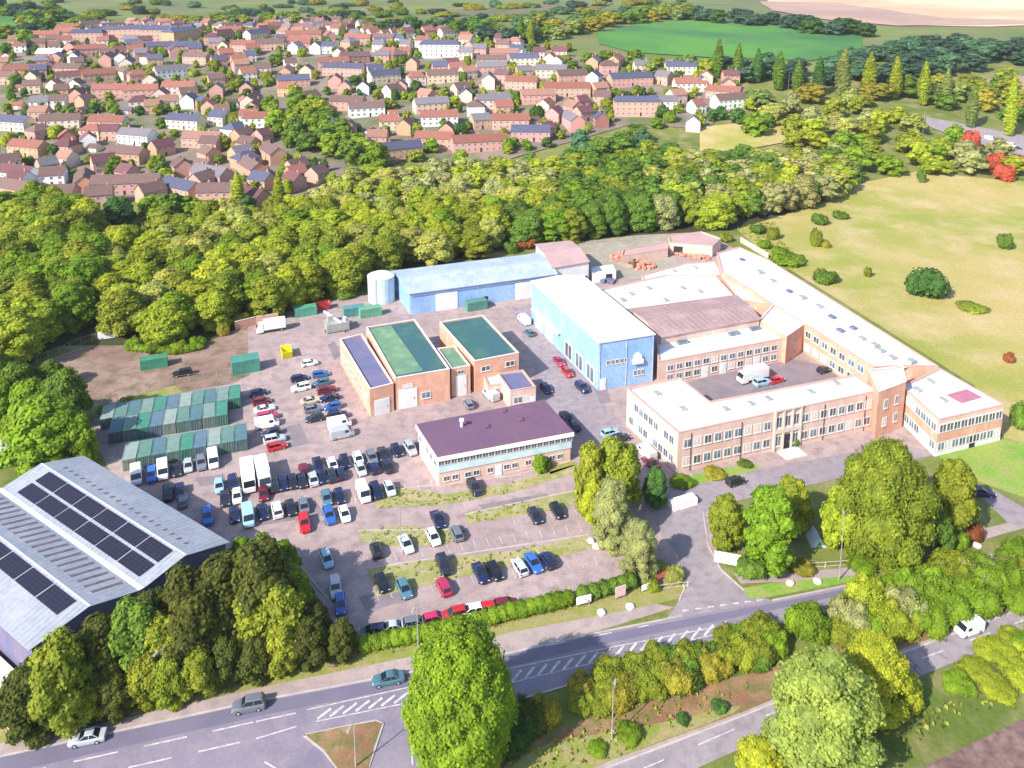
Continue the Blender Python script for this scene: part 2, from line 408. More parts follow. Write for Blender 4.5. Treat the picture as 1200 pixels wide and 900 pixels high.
patch('stubble_field', [(898,-6),(1260,-6),(1260,28),(1160,32),(1050,30),(960,22),(905,12)], M['tan_field'], .5)
patch('painted_cloud_shadow', [(890,2),(985,4),(1060,16),(1110,22),(1200,24),(1200,29),(1050,31),(960,23),(905,13)], M['plough_cloudshade'], .7)  # cloud shadow on the stubble, painted as a darker brown sheet
patch('motorway', [(1085,138),(1140,148),(1200,160),(1260,172),(1260,190),(1200,184),(1150,172),(1085,148)], M['lane'], .35)
for q, m in (([(0,14),(60,6),(100,22),(90,34),(0,46)], 'green_field'), ([(260,16),(400,8),(470,14),(380,22),(270,22)], 'hillgrass'), ([(500,14),(640,6),(720,4),(700,12),(560,20)], 'hillgrass2'), ([(820,150),(900,142),(985,130),(960,160),(880,175),(820,182)], 'meadow'), ([(1120,96),(1200,90),(1260,96),(1260,116),(1130,112)], 'plough_cloudshade')):
    patch('field', q, M[m], .4)

# kerbs and painted lines
def strip(mb, pxs, w, z0, z1):
    pts = [at(x, y) for x, y in pxs]
    for a, b in zip(pts, pts[1:]):
        d = b - a; L = d.length; yaw = math.atan2(d.y, d.x)
        mb.box(((a.x+b.x)/2, (a.y+b.y)/2, z0), (L + .02, w, z1 - z0), yaw)
for pl in (ROAD_U[1:8], [(905,704),(1010,683),(1300,621)], [(990,713),(900,734),(780,766),(680,799),(600,823),(548,850)],
           [(793,650),(802,690),(796,704)], [(824,600),(830,640),(845,668),(872,692)],
           [(600,949),(720,897),(877,837),(960,802),(1065,763),(1200,713)], [(356,862),(440,845),(449,849),(432,900)], [(356,862),(380,881),(400,906)],
           [(345,655),(425,752),(600,712),(750,680)], [(440,577),(600,558),(672,540)], [(545,603),(680,574)], [(420,622),(545,621)], [(430,667),(500,656),(690,627)]):
    mb = MB(); strip(mb, pl, .25, 0.0, .13); setp(mb.build('kerb', M['kerb']), kind='structure')
def dashes(mb, pxs, dash, gap, w, z=.055):
    pts = [at(x, y) for x, y in pxs]
    acc = 0.0
    for a, b in zip(pts, pts[1:]):
        d = b - a; L = d.length; u = d / L; yaw = math.atan2(d.y, d.x); t = 0
        while t < L:
            l = min(dash, L - t); c = a + u * (t + l/2)
            mb.box((c.x, c.y, z - .004), (l, w, .004), yaw); t += dash + gap
mb = MB()
dashes(mb, [(-60,925),(0,912),(300,846),(370,831)], 5, 3, .2)
dashes(mb, [(150,900),(300,866),(370,845)], 5, 3, .2)
dashes(mb, [(360,832),(487,804),(600,783),(700,762),(850,733)], 60, 0, .15)
dashes(mb, [(370,846),(487,822),(600,800),(700,776),(850,741)], 60, 0, .15)
for i in range(7):                                   # hatched central reserve
    x = 372 + i * 15; y = 843 - i * 3.1; a, b = at(x, y), at(x + 16, y - 12.5)
    d = b - a; mb.box(((a.x+b.x)/2, (a.y+b.y)/2, .052), (d.length, .35, .004), math.atan2(d.y, d.x))
for i in range(17):
    x = 600 + i * 15; y = 799 - i * 3.55; a, b = at(x, y), at(x + 11, y - 13.5)
    d = b - a; mb.box(((a.x+b.x)/2, (a.y+b.y)/2, .052), (d.length, .35, .004), math.atan2(d.y, d.x))
dashes(mb, [(474,842),(520,832),(545,828)], 1, .6, .3)
dashes(mb, [(478,850),(482,870),(484,905)], 3, 2, .2)
dashes(mb, [(310,893),(330,905)], 4, 2, .2)
dashes(mb, [(745,905),(830,868),(900,838),(1080,772),(1200,727)], 4, 5, .15)
dashes(mb, [(640,757),(760,733)], 3, 4, .18)
dashes(mb, [(800,716),(900,702)], 1, 1, .25)
for x0, y0, n, dx, dy, lx, ly in ((417,590,7,15,-2.6,-3,-14), (300,576,8,14.5,-2.2,-2.5,-13), (355,562,9,14.5,-3,-3,-12), (430,652,17,15.5,-2.4,4,10), (440,694,17,16,-2.6,4,10), (600,606,6,14.5,-2.2,4,9), (150,572,9,14.5,-2.4,-3,-12), (300,452,9,2.7,8.6,22,-4), (352,430,8,3,9,20,-3)):
    for i in range(n):
        a, b = at(x0 + dx*i, y0 + dy*i), at(x0 + dx*i + lx, y0 + dy*i + ly)
        d = b - a; mb.box(((a.x+b.x)/2, (a.y+b.y)/2, .052), (d.length, .1, .004), math.atan2(d.y, d.x))
setp(mb.build('road_markings', M['paint']), kind='structure')
# ------------------------------------------------------------------ windows and doors (unit pieces)
def unit(name, boxes, mat):
    mb = MB()
    for (x0, x1, y0, y1, z0, z1) in boxes:
        mb.box(((x0+x1)/2, (y0+y1)/2, z0), (x1-x0, y1-y0, z1-z0))
    return mb.mesh(name, mat)
U_FRAME = unit('window_frame', [(-.5,.5,-1,0,0,.09),(-.5,.5,-1,0,.91,1),(-.5,-.42,-1,0,.09,.91),(.42,.5,-1,0,.09,.91),(-.03,.03,-1,0,.09,.91)], M['frame'])
U_PANE = unit('window_pane', [(-.42,-.03,-.6,0,.09,.91),(.03,.42,-.6,0,.09,.91)], M['glass'])
U_PANE2 = unit('window_pane_pale', [(-.42,-.03,-.6,0,.09,.91),(.03,.42,-.6,0,.09,.91)], M['paleglass'])
U_SILL = unit('window_sill', [(-.54,.54,-1.8,0,-.06,0)], M['coping'])
U_DOOR = unit('door_leaf', [(-.5,.5,-1,0,0,1)], M['white'])
U_DOORD = unit('dark_door_leaf', [(-.5,.5,-1,0,0,1)], M['dark'])
U_HANDLE = unit('door_handle', [(.3,.36,-1.5,-1,.42,.52)], M['metal'])
U_PANE3 = unit('window_pane_blind', [(-.42,-.03,-.6,0,.09,.91),(.03,.42,-.6,0,.09,.91)], M['coping'])
rw_ = random.Random(17)
def wins(parent, a, b, z, h, w, fr, pane=None, deep=.1, name='window', proud=.0, sill=True):
    """a->b runs along the wall with its outside on the right; z above the parent's base"""
    a, b = Vector(a[:2]), Vector(b[:2]); d = b - a; yaw = math.atan2(d.y, d.x); out = Vector((d.y, -d.x)).normalized()
    base = BASE[parent.name]
    for t in fr:
        p = a + d * t + out * proud
        f = inst(name, U_FRAME, parent, (p.x-base.x, p.y-base.y, z), (0, 0, yaw), (w, deep, h))
        inst('pane', (pane or U_PANE) if pane is not U_PANE2 else rw_.choice((U_PANE, U_PANE2, U_PANE2, U_PANE, U_PANE3)), f)
        if sill: inst('sill', U_SILL, f)
def door(parent, a, b, t, w, h, mesh=None, z=0.0, name='door', handle=True):
    a, b = Vector(a[:2]), Vector(b[:2]); d = b - a; yaw = math.atan2(d.y, d.x); p = a + d * t; base = BASE[parent.name]
    o = inst(name, mesh or U_DOOR, parent, (p.x-base.x, p.y-base.y, z), (0, 0, yaw), (w, .12, h))
    if handle: inst('handle', U_HANDLE, o)
    return o
def even(n, a=0.06, b=0.94): return [a + (b-a) * (i + .5) / n for i in range(n)]
def v2(p): return (p[0], p[1])
def cen(ps): return (sum(p[0] for p in ps)/len(ps), sum(p[1] for p in ps)/len(ps), 0)
def roofpts(px, h): return [v2(at(x, y, h)) for x, y in px]
def flat(name, px, h, wallm, roofm, label, group=None, par=.45, cop=True, cat='building', world=None, wallname='wall', pw=.3):
    P = ccw(world or roofpts(px, h)); base = cen(P)
    e = empty(name, base, label, cat, group)
    MB().prism(P, 0, h - par).build(wallname, M[wallm], e)
    IN = inset(P, pw)
    MB().prism(inset(P, pw - .003), h - par + .004, h - par + .05).build('roof', M[roofm], e)
    mb = MB(); n = len(P)
    for i in range(n):
        j = (i+1) % n
        mb.prism([P[i], P[j], IN[j], IN[i]], h - par + .002, h - .08)
    mb.build('parapet', M[wallm], e)
    mb = MB(); O2 = inset(P, -.06); I2 = inset(P, pw + .06)
    for i in range(n):
        j = (i+1) % n
        mb.prism([O2[i], O2[j], I2[j], I2[i]], h - .08, h)
    mb.build('coping', M[('redcoping' if wallm == 'palebrick' or name == 'rear_wing' else 'coping') if cop else roofm], e)
    return e, P
def roofitem(parent, x, y, h, size, mat, name='roof_vent', yaw=None):
    p = at(x, y, h); return MB().box((p.x, p.y, h - .02), size, YA if yaw is None else yaw).build(name, M[mat], parent)
def gable(name, P, h, rise, wallm, roofm, label, cat='building', group=None, over=.4, thick=.15, z=0.0):
    """P: 4 CCW corners; the ridge runs parallel to P0->P1"""
    P = [Vector(p[:2]) for p in P]; base = (sum(p.x for p in P)/4, sum(p.y for p in P)/4, z)
    e = empty(name, base, label, cat, group)
    gable_parts(e, P, h, rise, wallm, roofm, over, thick, z); return e
def gable_parts(e, P, h, rise, wallm, roofm, over=.4, thick=.15, z=0.0):
    m1, m0 = (P[1]+P[2])/2, (P[3]+P[0])/2
    mb = MB(); vs = [(p.x, p.y, z) for p in P] + [(p.x, p.y, z+h) for p in P] + [(m0.x, m0.y, z+h+rise), (m1.x, m1.y, z+h+rise)]
    mb.add(vs, [(3,2,1,0),(0,1,5,4),(2,3,7,6),(1,2,6,9,5),(3,0,4,8,7),(4,5,9,8),(6,7,8,9)])
    mb.build('wall', M[wallm], e)
    u = (P[1]-P[0]).normalized() * over; mb = MB()
    for a, b in ((P[0], P[1]), (P[2], P[3])):
        ra, rb = (m0, m1) if a is P[0] else (m1, m0)
        ua = -u if a is P[0] else u
        out = (a - ra); L = out.length; k = over / L
        ea, eb = a + out*k + ua, b + (b-rb)*k - ua
        rA, rB = ra + ua, rb - ua
        zl = z + h - rise*k + .02; zr = z + h + rise + .02
        q = [(ea.x,ea.y,zl),(eb.x,eb.y,zl),(rB.x,rB.y,zr),(rA.x,rA.y,zr)]
        mb.add(q + [(x, y, zz+thick) for x, y, zz in q], [(3,2,1,0),(4,5,6,7),(0,1,5,4),(1,2,6,5),(2,3,7,6),(3,0,4,7)])
    return mb.build('roof', M[roofm], e)

# ---- front office (two storeys, U-shaped, flat white roof)
oh = 8.6
opx = [(735,455),(795,507),(1028,458),(1001,439),(832,470),(796,442)]
off, OP = flat('office_block', opx, oh, 'palebrick', 'whiteroof', 'long two storey brick office with flat white roof and tall white entrance')
c0, c1, c2 = [v2(at(x, y, oh)) for x, y in ((735,455),(795,507),(1028,458))]
nf = 20
fr = [t for t in even(nf, .02, .98) if not .46 < t < .60]
for z in (1.2, 5.0): wins(off, c1, c2, z, 1.9, 1.7, fr, U_PANE2)
for z in (1.2, 5.0): wins(off, c0, c1, z, 1.9, 1.6, even(9), U_PANE2)
ed = (Vector(c2) - Vector(c1)); eyaw = math.atan2(ed.y, ed.x); eo = Vector((ed.y, -ed.x)).normalized()
pc = Vector(c1) + ed * .53
mb = MB()
for k in (-3.1, -1.05, 1.05, 3.1):
    q = pc + ed.normalized()*k + eo*.16; mb.box((q.x, q.y, 0), (.42, .32, oh + .1), eyaw)
q = pc + eo*.18; mb.box((q.x, q.y, oh + .1), (6.9, .36, .35), eyaw); mb.box((q.x, q.y, 3.9), (6.5, .34, .8), eyaw)
mb.build('entrance_surround', M['cream'], off)
wins(off, c1, c2, 4.9, 2.6, 1.4, [.53 - 2.07/ed.length, .53, .53 + 2.07/ed.length], U_PANE)
wins(off, c1, c2, .9, 2.4, 1.4, [.53 - 2.07/ed.length, .53 + 2.07/ed.length], U_PANE)
door(off, c1, c2, .53, 1.6, 3.2, U_DOORD)
q = pc + eo*2.0; mb = MB(); mb.box((q.x, q.y, 0), (5, 3, .18), eyaw); mb.box((q.x - eo.x*.5, q.y - eo.y*.5, .18), (3.6, 2, .17), eyaw); mb.build('steps', M['coping'], off)
for (x, y) in ((770,462),(800,480),(850,480),(900,468),(950,460),(980,450),(880,474)): roofitem(off, x, y, oh - .4, (1.4, 1.1, .5), 'metal')
mb = MB()
for t in (.06,.3,.72,.94):
    q = Vector(c1) + ed*t + eo*.08; mb.tube((q.x, q.y, 0), (q.x, q.y, oh-.6), .07)
mb.build('downpipe', M['dark'], off)

# ---- stair tower and glazed corner building, long wing
tw, TP = flat('stair_tower', [(1018,433),(1058,428),(1062,447),(1030,459)], 10.6, 'brick', 'patchroof', 'salmon brick stair tower between the office and the glazed corner building')
t0, t1 = [v2(at(x, y, 10.6)) for x, y in ((1030,459),(1062,447))]
wins(tw, t0, t1, 6.2, 2.0, 1.3, [.3, .7], U_PANE2); wins(tw, t0, t1, 2.2, 2.0, 1.3, [.3, .7], U_PANE2)
ch = 8.0
cpx = [(1057,452),(1100,492),(1177,474),(1101,431)]
cb, CP = flat('corner_building', cpx, ch, 'palebrick', 'patchroof', 'white roofed corner building with ribbon windows on two floors beside the lawn')
k0, k1, k2, k3 = [v2(at(x, y, ch)) for x, y in cpx]
for (a, b, n) in ((k1, k2, 9), (k0, k1, 7)):
    A_, B_ = Vector(a), Vector(b); d = B_-A_; o_ = Vector((d.y, -d.x)).normalized(); yaw = math.atan2(d.y, d.x); c = (A_+B_)/2 + o_*.02
    MB().box((c.x, c.y, 3.1), (d.length*.99, .12, 1.7), yaw).build('brick_band', M['brick'], cb)
    MB().box((c.x, c.y, 0), (d.length*.99, .1, 1.0), yaw).build('plinth', M['white'], cb)
    wins(cb, a, b, 5.0, 1.9, d.length*.95/n, even(n, .02, .98), U_PANE if n == 9 else U_PANE2, .16, sill=False)
    wins(cb, a, b, 1.1, 1.9, d.length*.95/n, even(n, .02, .98), U_PANE2, .16, sill=False)
door(cb, k1, k2, .55, 1.5, 2.6, U_DOORD)
p = at(1130, 464, ch-.3)
MB().box((p.x, p.y, ch-.41), (6, 3.6, .12), YB).build('rooflight_base', M['tint'], cb, color=(.42, .16, .22))
for (x, y) in ((1090,448),(1075,458),(1105,470)): roofitem(cb, x, y, ch-.4, (1.6, 1.0, .6), 'metal')

wh = 7.6
wpx = [(838,300),(850,324),(900,352),(1022,428),(1062,447),(1101,431),(1140,452),(1108,434),(901,306),(868,290)]
wpx = [(840,296),(846,318),(902,354),(1024,430),(1056,428),(1100,429),(902,305),(866,289)]
wing, WP = flat('rear_wing', wpx, wh, 'brick', 'patchroof', 'very long brick wing with patched white flat roof beside the dry meadow')
w0, w1, w2, w3 = [v2(at(x, y, wh)) for x, y in ((846,318),(902,354),(1024,430),(840,296))]
wins(wing, w1, w2, 4.4, 1.8, 2.2, even(11), U_PANE2); wins(wing, w1, w2, 1.0, 1.8, 2.2, even(11), U_PANE2)
wins(wing, v2(at(1100,429,wh)), v2(at(902,305,wh)), 4.4, 1.6, 2.0, even(18)); 
for i, (x, y) in enumerate(((985,388),(1032,412),(1025,406),(1000,385),(960,360),(940,350),(925,342),(905,330),(890,320),(870,305),(1045,420),(1068,425),(975,372),(1010,398))):
    roofitem(wing, x, y, wh-.35, (1.8 - .1*(i % 4), 1.2 + .2*(i % 3), .5 + .15*(i % 3)), 'metal' if i % 3 else 'greyfelt')
for i in range(9):
    t = i/8; x = 868 + t*200; y = 309 + t*122
    roofitem(wing, x, y - 2, wh-.36, (.25, 10.5, .14), 'coping', 'roof_seam', YA)

# ---- blue hall
bh = 12.0
bpx = [(623,329),(702,401),(767,391),(682,322)]
b0, b1, b2, b3 = [Vector(v2(at(x, y, bh))) for x, y in bpx]
hall = empty('blue_hall', cen([b0, b1, b2, b3]), 'tall pale blue clad hall with bright white roof in the middle of the site', 'building')
BP = ccw([v2(b) for b in (b0, b1, b2, b3)])
MB().prism(BP, 0, bh - .25).build('cladding', M['blue'], hall)
mc, md = (b1+b2)/2, (b3+b0)/2; mb = MB()
o_ = inset(BP, -.25); 
mb.prism(o_, bh - .25, bh - .02); mb.build('eaves', M['coping'], hall)
mb = MB(); q0, q1, q2, q3 = b0, b1, b2, b3
mb.add([(q0.x,q0.y,bh),(q1.x,q1.y,bh),(mc.x,mc.y,bh+.7),(md.x,md.y,bh+.7),(q2.x,q2.y,bh),(q3.x,q3.y,bh)], [(0,1,2,3),(3,2,4,5),(1,4,2),(5,0,3)])
mb.build('roof', M['whiteroof'], hall)
dside = b1 - b0
wins(hall, b0, b1, 0.3, 4.4, 4.2, [.60, .75, .9], U_PANE2, .12, 'glazed_bay', sill=False)
for t in (.14, .30): door(hall, b0, b1, t, 4.4, 4.6, None, 0, 'roller_door', False)
sd = Vector((dside.y, -dside.x)).normalized(); c = b0 + dside*.27 + sd*.5; MB().box((c.x, c.y, 4.9), (dside.length*.42, 1.4, .3), math.atan2(dside.y, dside.x)).build('canopy', M['white'], hall)
wins(hall, b1, b2, 6.0, 1.1, .8, [.17, .25, .33, .41, .49], U_PANE, .1)
dd = b2 - b1; fo = Vector((dd.y, -dd.x)).normalized(); fyaw = math.atan2(dd.y, dd.x)
c = b1 + dd*.70; mb = MB(); mb.tube((c.x, c.y, 6.9), (c.x+fo.x*.5, c.y+fo.y*.5, 6.9), 1.0, 1.0, 20); mb.box((c.x+fo.x*.3, c.y+fo.y*.3, 5.4), (2.6, .9, 1.0), fyaw); mb.build('extractor_cowl', M['white'], hall)
wins(hall, b1, b2, 2.2, 1.4, .7, [.66, .73, .8], U_PANE, .1)
door(hall, b1, b2, .08, 1.6, 2.8)
mb = MB(); 
for t in (.02, .5, .98):
    q = b1 + dd*t + fo*.06; mb.tube((q.x, q.y, 0), (q.x, q.y, bh-.3), .09)
mb.build('downpipe', M['blueroof'], hall)

# ---- lower halls behind
e1, P1 = flat('rear_white_hall', [(690,342),(722,364),(860,346),(838,322),(780,322)], 7.2, 'palebrick', 'whiteroof', 'low hall with wide bright white roof right behind the tall blue hall')
for x, y in ((740,345),(780,352),(800,338),(760,338),(820,342),(730,352)): roofitem(e1, x, y, 6.9, (1.6, 1.2, .5), 'metal')
BR = roofpts([(743,364),(775,394),(890,373),(862,346)], 8.0)
bs = gable('brown_roof_hall', [BR[0], BR[3], BR[2], BR[1]] if False else [Vector(BR[1]), Vector(BR[2]), Vector(BR[3]), Vector(BR[0])], 7.8, .8, 'palebrick', 'brownroof', 'hall with a wide ribbed brown roof beside the tall blue hall')
ws, WS = flat('white_roof_range', [(770,396),(771,424),(921,396),(888,373)], 6.2, 'palebrick', 'whiteroof', 'white roofed brick range facing the small inner courtyard')
s0, s1 = [v2(at(x, y, 6.2)) for x, y in ((771,424),(921,396))]
wins(ws, s0, s1, 3.4, 1.5, 1.8, even(13), U_PANE2); wins(ws, s0, s1, .9, 1.6, 1.8, [t for i, t in enumerate(even(13)) if i not in (4, 6, 10)], U_PANE2)
for t in (.36, .5, .77): door(ws, s0, s1, t, 1.8, 2.8)
for x, y in ((885,386),(860,392),(800,402)): roofitem(ws, x, y, 5.9, (3.0, 1.2, .6), 'paleglass', 'rooflight', YB)
bt, BT = flat('brick_end_block', [(890,374),(922,394),(942,380),(906,356)], 7.4, 'brick', 'patchroof', 'square salmon brick block at the rear end of the inner courtyard')
f0, f1 = [v2(at(x, y, 7.4)) for x, y in ((922,394),(942,380))]
wins(bt, f0, f1, 1.0, 1.4, 1.1, [.5], U_PANE); wins(bt, f0, f1, 4.2, 1.4, 1.1, [.5], U_PANE)
sh, SHP = flat('rear_pale_shed', [(783,276),(785,284),(835,288),(845,279),(822,271)], 4.2, 'palebrick', 'pinkroof', 'low pinkish shed at the far back corner of the site')
door(sh, *[v2(at(x, y, 4.2)) for x, y in ((785,284),(835,288))], .2, 3, 3, U_DOORD)
sh, _ = flat('rear_link_building', [(845,322),(866,350),(904,356),(870,330)], 6.4, 'brick', 'whiteroof', 'small white roofed link building between the brown hall and the long wing')
roofitem(sh, 870, 338, 6.1, (2, 1.5, .8), 'metal')
sh, q = flat('small_white_shed', [(693,313),(694,321),(722,318),(718,310)], 3.0, 'white', 'whiteroof', 'small white shed behind the pinkish roofed store')
door(sh, *[v2(at(x, y, 3.0)) for x, y in ((694,321),(722,318))], .7, 2, 2.4, U_DOORD)
sh, q = flat('long_low_store', [(730,292),(728,300),(783,291),(780,283)], 3.4, 'palebrick', 'pinkroof', 'long low pink roofed store behind the red rubble heap')

# ---- pinkish store
PK = [Vector(v2(at(x, y, 7.5))) for x, y in ((648,312),(690,305),(668,281),(628,285))]
pk = gable('pink_roof_store', PK, 7.0, 1.0, 'white', 'pinkroof', 'store with pinkish brown roof and white walls by the wood')
door(pk, PK[0], PK[1], .25, 3.2, 4.0); door(pk, PK[0], PK[1], .9, 1.6, 2.6, U_DOORD)

# ---- long blue shed
LB = [Vector(v2(at(x, y, 6.6))) for x, y in ((480,343),(652,320),(634,296),(460,317))]
lb = gable('long_blue_shed', LB, 6.3, 1.1, 'blue', 'blueroof', 'long low blue shed with pale blue roof along the edge of the wood')
for t in (.24, .78): door(lb, LB[0], LB[1], t, 6.4, 5.2, None, 0, 'roller_door', False)
door(lb, LB[0], LB[1], .5, 1.3, 2.4, U_DOORD)
n = LB[1]-LB[0]; o_ = Vector((n.y, -n.x)).normalized()
g = (LB[0]+LB[1])/2 + o_*.52; MB().box((g.x, g.y, 6.05), (n.length+.6, .18, .16), math.atan2(n.y, n.x)).build('gutter', M['greyfelt'], lb)
for i in range(7): 
    q = LB[0].lerp(LB[3], .42) + n*(.1+.12*i); MB().box((q.x, q.y, 7.15), (2.2, 3.2, .25), math.atan2(n.y, n.x)).build('rooflight', M['cyan'], lb)

# ---- silo
p = at(445, 357); mb = MB(); N = 28; r = 3.9; hh = 7.6
rings = [(0, r), (hh, r), (hh+.55, r*.7), (hh+.95, r*.3), (hh+1.0, .05)]
silo = empty('storage_tank', (p.x, p.y+3.6, 0), 'round pale blue storage tank at the left end of the long blue shed', 'tank')
px_, py_ = p.x, p.y+3.6
vs = [(px_+rr*math.cos(2*math.pi*i/N), py_+rr*math.sin(2*math.pi*i/N), z) for z, rr in rings[:2] for i in range(N)]
MB().add(vs, [(i, (i+1) % N, N+(i+1) % N, N+i) for i in range(N)] + [tuple(range(N-1, -1, -1))]).build('shell', M['cyan'], silo, smooth=False)
vs = [(px_+rr*1.02*math.cos(2*math.pi*i/N), py_+rr*1.02*math.sin(2*math.pi*i/N), z) for z, rr in rings[1:] for i in range(N)]
MB().add(vs, [(k*N+i, k*N+(i+1) % N, (k+1)*N+(i+1) % N, (k+1)*N+i) for k in range(3) for i in range(N)] + [tuple(range(3*N, 4*N)), tuple(range(N-1,-1,-1))]).build('lid', M['white'], silo)
mb = MB()
for s_ in (-.25, .25): mb.tube((px_+s_-1, py_-r-.02, 0), (px_+s_-1, py_-r-.02, hh+.8), .05)
for i in range(22): mb.tube((px_-1.25, py_-r-.02, .3+i*.35), (px_-.75, py_-r-.02, .3+i*.35), .03)
mb.build('ladder', M['metal'], silo)

# ---- green roofed brick works
gh = 7.6
gb, GP = flat('green_roof_works', [(429,383),(463,443),(527,432),(486,374)], gh, 'brick', 'greenfelt', 'brick works building with wide green roof, left of the two green roofs')
gq = [Vector(v2(at(x, y, gh-.3))) for x, y in ((431,386),(463,440),(496,434),(458,381))]
MB().prism(ccw([v2(x) for x in gq]), gh-.39, gh-.33).build('roof_left_slope', M['greenfelt2'], gb)
gf = [v2(at(x, y, gh)) for x, y in ((463,443),(527,432))]
door(gb, gf[0], gf[1], .22, 4.2, 4.6); wins(gb, gf[0], gf[1], 4.9, .8, 2.4, [.22], U_PANE2)
wins(gb, gf[0], gf[1], 1.5, 1.6, 2.2, [.55], U_PANE2)
gl, GL = flat('lean_to', [(398,397),(433,456),(461,449),(424,391)], 6.6, 'brick', 'greyfelt', 'brick lean-to with blue grey roof on the left of the green roofed works', cat='building')
gg = [v2(at(x, y, 6.6)) for x, y in ((433,456),(461,449))]
door(gl, gg[0], gg[1], .5, 3.4, 3.6); wins(gl, v2(at(398,397,6.6)), gg[0], 2.6, 1.3, 1.8, even(6), U_PANE2)
gm, GM = flat('green_roof_link', [(512,408),(529,432),(551,428),(533,405)], 7.0, 'brick', 'greenfelt2', 'narrow brick link with small green roof between the two green roofs')
gf = [v2(at(x, y, 7.0)) for x, y in ((529,432),(551,428))]
door(gm, gf[0], gf[1], .5, 2.6, 5.0); wins(gm, gf[0], gf[1], 5.3, .9, 1.6, [.5], U_PANE)
gr, GR = flat('second_green_roof_works', [(515,377),(556,423),(608,413),(566,369)], 7.8, 'brick', 'greenfelt', 'brick works building with dark green roof, right of the two green roofs')
gf = [v2(at(x, y, 7.8)) for x, y in ((556,423),(608,413))]
wins(gr, gf[0], gf[1], 4.8, 1.3, 2.4, [.25, .8], U_PANE2)
gn, GN = flat('purple_roof_annex', [(583,437),(598,458),(628,453),(613,433)], 4.6, 'palebrick', 'greyfelt', 'small brick annex with purple grey flat roof in front of the dark green roof')
gf = [v2(at(x, y, 4.6)) for x, y in ((598,458),(628,453))]
wins(gn, gf[0], gf[1], 1.3, 1.6, 2.2, [.3, .65], U_PANE2); door(gn, gf[0], gf[1], .88, 1.2, 2.4)
gn2, q = flat('porch_block', [(566,440),(572,452),(590,449),(583,438)], 3.4, 'palebrick', 'whiteroof', 'tiny pale porch block beside the purple grey annex')
wins(gn2, *[v2(at(x, y, 3.4)) for x, y in ((572,452),(590,449))], 1.2, 1.2, 1.5, [.5], U_PANE)

# ---- purple roofed office
ph = 6.6
pp = [(487,497),(512,536),(673,506),(638,468)]
pb_ = [Vector(v2(at(x, y, ph))) for x, y in pp]
pu = empty('purple_roof_office', cen(pb_), 'low office with dark purple roof, white fascia and brick base facing the car park', 'building')
PPc = ccw([v2(q) for q in pb_])
MB().prism(inset(PPc, .5), 0, 3.0).build('brick_base', M['palebrick'], pu)
MB().prism(inset(PPc, .35), 3.0, 5.6).build('upper_wall', M['cyan'], pu)
MB().prism(PPc, 5.6, ph-.1).build('fascia', M['white'], pu)
MB().prism(inset(PPc, .12), ph-.1, ph+.05).build('roof', M['purple'], pu)
A_, B_ = pb_[1], pb_[2]; d = B_ - A_; o_ = Vector((d.y, -d.x)).normalized()
wins(pu, A_ - o_*.35, B_ - o_*.35, 4.5, 1.0, d.length*.95/22, even(22, .01, .99), U_PANE, .1, sill=False)
wins(pu, A_ - o_*.5, B_ - o_*.5, 1.0, 1.1, 1.3, [.07, .13, .22, .28, .38, .5, .56, .66, .72, .84, .9], U_PANE)
door(pu, A_ - o_*.5, B_ - o_*.5, .44, 1.3, 2.3)
dl = pb_[1]-pb_[0]; ol = Vector((dl.y, -dl.x)).normalized()
wins(pu, pb_[0]-ol*.35, pb_[1]-ol*.35, 3.6, 1.4, 1.5, even(5), U_PANE2, .1)
p = at(541, 500, ph); mb = MB(); mb.tube((p.x, p.y, ph), (p.x, p.y, ph+1.4), .3); mb.box((p.x, p.y, ph+1.4), (.9, .9, .2)); mb.build('roof_vent', M['white'], pu)
for x, y in ((570,500),(610,492),(590,482)): roofitem(pu, x, y, ph+.05, (1.2, .9, .35), 'purple')

M['smoked'] = surf('smoked_rooflight', (.13, .10, .12), (.19, .15, .16), .6)
# ---- solar warehouse, bottom left
sh_ = 9.0
WN = Vector((WAX.y, -WAX.x, 0))            # to the right/near of the long axis
Aw, Bw, Cw = at(96, 536, sh_), at(264, 636, sh_), at(37, 758, sh_)
WD = (Cw - Bw); across = WD - WAX * WD.dot(WAX); WACR = across.length; across.normalize()
ext = 30.0                                  # beyond the left edge of the frame
def wp(s, t):                               # s along from B(near) to A(far), t across from the right eave
    skew = WD.dot(WAX) / WACR * t
    q = Bw + WAX * (s + skew) + across * t; return Vector((q.x, q.y))
V_t = (at(90, 636, sh_ + .2) - Bw).dot(across)
bays = [0.0, V_t, WACR]
ws_ = empty('solar_roof_warehouse', (wp(WLEN/2, WACR/2).x, wp(WLEN/2, WACR/2).y, 0), 'large warehouse with grey ribbed metal roof carrying solar panels', 'building')
SK = 0
mb = MB(); q = ccw([v2(wp(0, 0)), v2(wp(WLEN, 0)), v2(wp(WLEN, WACR)), v2(wp(0, WACR))]); mb.prism(q, 0, sh_-.3)
for t0, t1 in zip(bays, bays[1:]):
    r_ = (t0+t1)/2
    for s in (.02, WLEN-.02):
        a, b, c = wp(s, t0), wp(s, t1), wp(s, r_)
        d_ = WAX * (.2 if s < 1 else -.2)
        mb.add([(a.x,a.y,sh_-.32),(b.x,b.y,sh_-.32),(c.x,c.y,sh_+1.6),(a.x+d_.x,a.y+d_.y,sh_-.32),(b.x+d_.x,b.y+d_.y,sh_-.32),(c.x+d_.x,c.y+d_.y,sh_+1.6)], [(0,1,2),(3,5,4),(0,2,5,3),(1,4,5,2)])
mb.build('wall', M['greyfelt'], ws_)
RISE = 1.7
def rz(t):
    for t0, t1 in zip(bays, bays[1:]):
        if t <= t1 + .01:
            m = (t0+t1)/2; return sh_ + RISE * (1 - abs(t-m)/((t1-t0)/2))
    return sh_
mb = MB()
